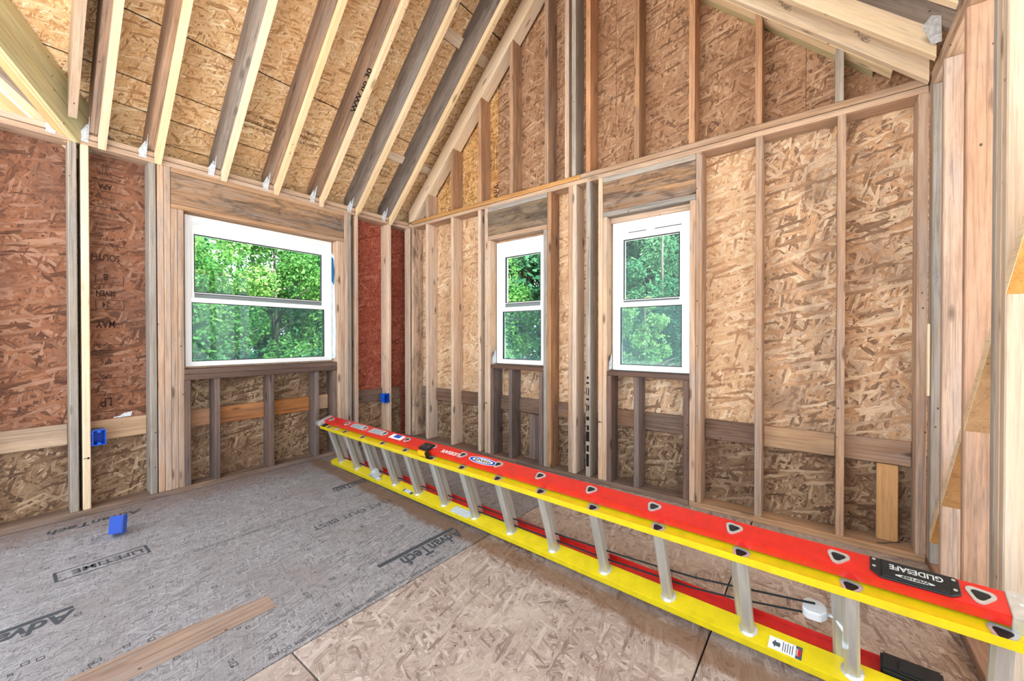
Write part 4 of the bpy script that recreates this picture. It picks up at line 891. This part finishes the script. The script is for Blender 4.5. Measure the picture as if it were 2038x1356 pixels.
def tree(name, label, group, x, y, h, rad, zlo, nleaf, size, lm, seed, branches=True):
    rng = np.random.default_rng(seed)
    root = thing(name, label, 'tree', (x, y, -3.2), group)
    nc = 46
    th = rng.uniform(0, 2*np.pi, nc); u = rng.uniform(-1, 1, nc); rr = rng.uniform(0.45, 1.0, nc)
    cz = (zlo + h) / 2; hz = (h - zlo) / 2
    cc = np.stack([x + rad*0.85*rr*np.sqrt(1-u*u*0.8)*np.cos(th), y + rad*0.85*rr*np.sqrt(1-u*u*0.8)*np.sin(th), cz + hz*0.9*u*rr**0.4], 1)
    cr = rng.uniform(0.28, 0.52, nc) * rad * 0.75
    ct = rng.uniform(-0.22, 0.22, nc)
    idx = rng.integers(0, nc, nleaf)
    v = rng.normal(size=(nleaf, 3)); v /= np.linalg.norm(v, axis=1)[:, None]
    rr2 = rng.uniform(0.35, 1.0, nleaf) ** 0.5
    pos = cc[idx] + v * (cr[idx] * rr2)[:, None]
    nrm = v * 0.6 + rng.normal(size=(nleaf, 3)) * 0.55 + np.array([0, 0, 0.5]); nrm /= np.linalg.norm(nrm, axis=1)[:, None]
    t1 = np.cross(nrm, rng.normal(size=(nleaf, 3))); t1 /= np.linalg.norm(t1, axis=1)[:, None]; t2 = np.cross(nrm, t1)
    s = (size * rng.uniform(0.6, 1.3, nleaf))[:, None]
    P = np.empty((nleaf, 4, 3)); P[:, 0] = pos - t1*s*0.7; P[:, 1] = pos - t2*s*0.36; P[:, 2] = pos + t1*s*0.7; P[:, 3] = pos + t2*s*0.36
    me = bpy.data.meshes.new('foliage'); me.vertices.add(nleaf*4); me.vertices.foreach_set('co', P.reshape(-1))
    me.loops.add(nleaf*4); me.loops.foreach_set('vertex_index', np.arange(nleaf*4, dtype=np.int32)); me.polygons.add(nleaf); me.polygons.foreach_set('loop_start', np.arange(0, nleaf*4, 4, dtype=np.int32))
    me.update(calc_edges=True)
    at = me.attributes.new('tint', 'FLOAT', 'FACE'); tv = np.clip(0.45 + ct[idx] + rng.normal(size=nleaf)*0.16, 0, 1).astype(np.float32); at.data.foreach_set('value', tv)
    o = link('foliage', me, lm, root); o['kind'] = 'stuff'
    path = [(x, y, -3.2), (x + 0.1, y, -1.5), (x - 0.05, y + 0.1, cz), (x, y, h * 0.8)]
    tr = tube('trunk', path, [0.11, 0.09, 0.055, 0.02], BARK, root, 8)
    if branches:
        for k in range(5):
            a = rng.uniform(0, 6.28); z0 = zlo + (h - zlo) * rng.uniform(0.15, 0.55); L = rad * 0.9
            tube('branch', [(x, y, z0), (x + L*0.5*math.cos(a), y + L*0.5*math.sin(a), z0 + L*0.35), (x + L*math.cos(a), y + L*math.sin(a), z0 + L*0.55)], [0.045, 0.03, 0.012], BARK, root, 6)
GA = 'trees outside the wide left window'; GB = 'trees outside the two narrow windows'
for i, (lab, x, y, h, r, zl_, n, s, m) in enumerate((
    ('bright leafy tree filling the left half of the wide window', -7.0, -0.5, 4.4, 1.6, -2.2, 24000, 0.075, LEAF_A),
    ('bright leafy tree filling the middle of the wide window', -9.0, 2.1, 5.4, 2.0, -2.2, 28000, 0.080, LEAF_A),
    ('deep green tree at the right edge of the wide window', -7.4, 4.6, 5.0, 1.7, -2.2, 20000, 0.075, LEAF_B),
    ('low dark shrub behind the lower sash of the wide window, right half', -5.4, 1.9, 0.8, 1.0, -2.6, 9000, 0.070, LEAF_B),
    ('low dark shrub behind the lower sash of the wide window, left half', -5.0, -0.1, 0.75, 1.0, -2.6, 9000, 0.070, LEAF_B),
    ('small pale shrub at the lower right of the wide window', -3.6, 1.75, 0.72, 0.5, -1.6, 3000, 0.06, LEAF_C),
    ('dark tree far behind the others in the wide window, left side', -13, -1.2, 7.5, 3.6, -2.8, 30000, 0.22, LEAF_B),
    ('dark tree far behind the others in the wide window, right side', -13.5, 5.6, 8, 3.9, -2.8, 30000, 0.22, LEAF_B))):
    tree('tree', lab, GA, x, y, h, r, zl_, n, s, m, 100 + i)
for i, (lab, x, y, h, r, zl_, n, s, m) in enumerate((
    ('tall deep green tree behind the narrow window nearest the right wall', 0.2, 8.6, 5.4, 1.9, -2.2, 24000, 0.08, LEAF_B),
    ('tall deep green tree between the views of the two narrow windows', -2.8, 9.4, 5.2, 1.8, -2.2, 9000, 0.09, LEAF_B),
    ('branching tree filling the upper sash of the middle window', -5.2, 8.0, 4.8, 1.8, -2.0, 8000, 0.085, LEAF_A),
    ('pale rounded tree in the upper sash of the window nearest the right wall', 0.55, 6.2, 2.35, 0.75, -1.6, 7500, 0.06, LEAF_C),
    ('small bright bush low in the upper sash of the window nearest the right wall', -0.55, 5.6, 1.75, 0.55, -1.8, 5500, 0.06, LEAF_A),
    ('pale shrub filling the lower sash of the middle window', -3.7, 5.4, 1.10, 1.1, -2.2, 9000, 0.065, LEAF_C),
    ('small pale shrub at the foot of the window nearest the right wall', 0.6, 4.2, 0.68, 0.45, -1.6, 3000, 0.06, LEAF_C),
    ('dark tree far behind the window nearest the right wall', -0.6, 14, 8, 3.7, -2.8, 30000, 0.22, LEAF_B),
    ('dark tree far behind the middle window', -8.0, 13.5, 8, 3.7, -2.8, 30000, 0.22, LEAF_B))):
    tree('tree', lab, GB, x, y, h, r, zl_, n, s, m, 300 + i)
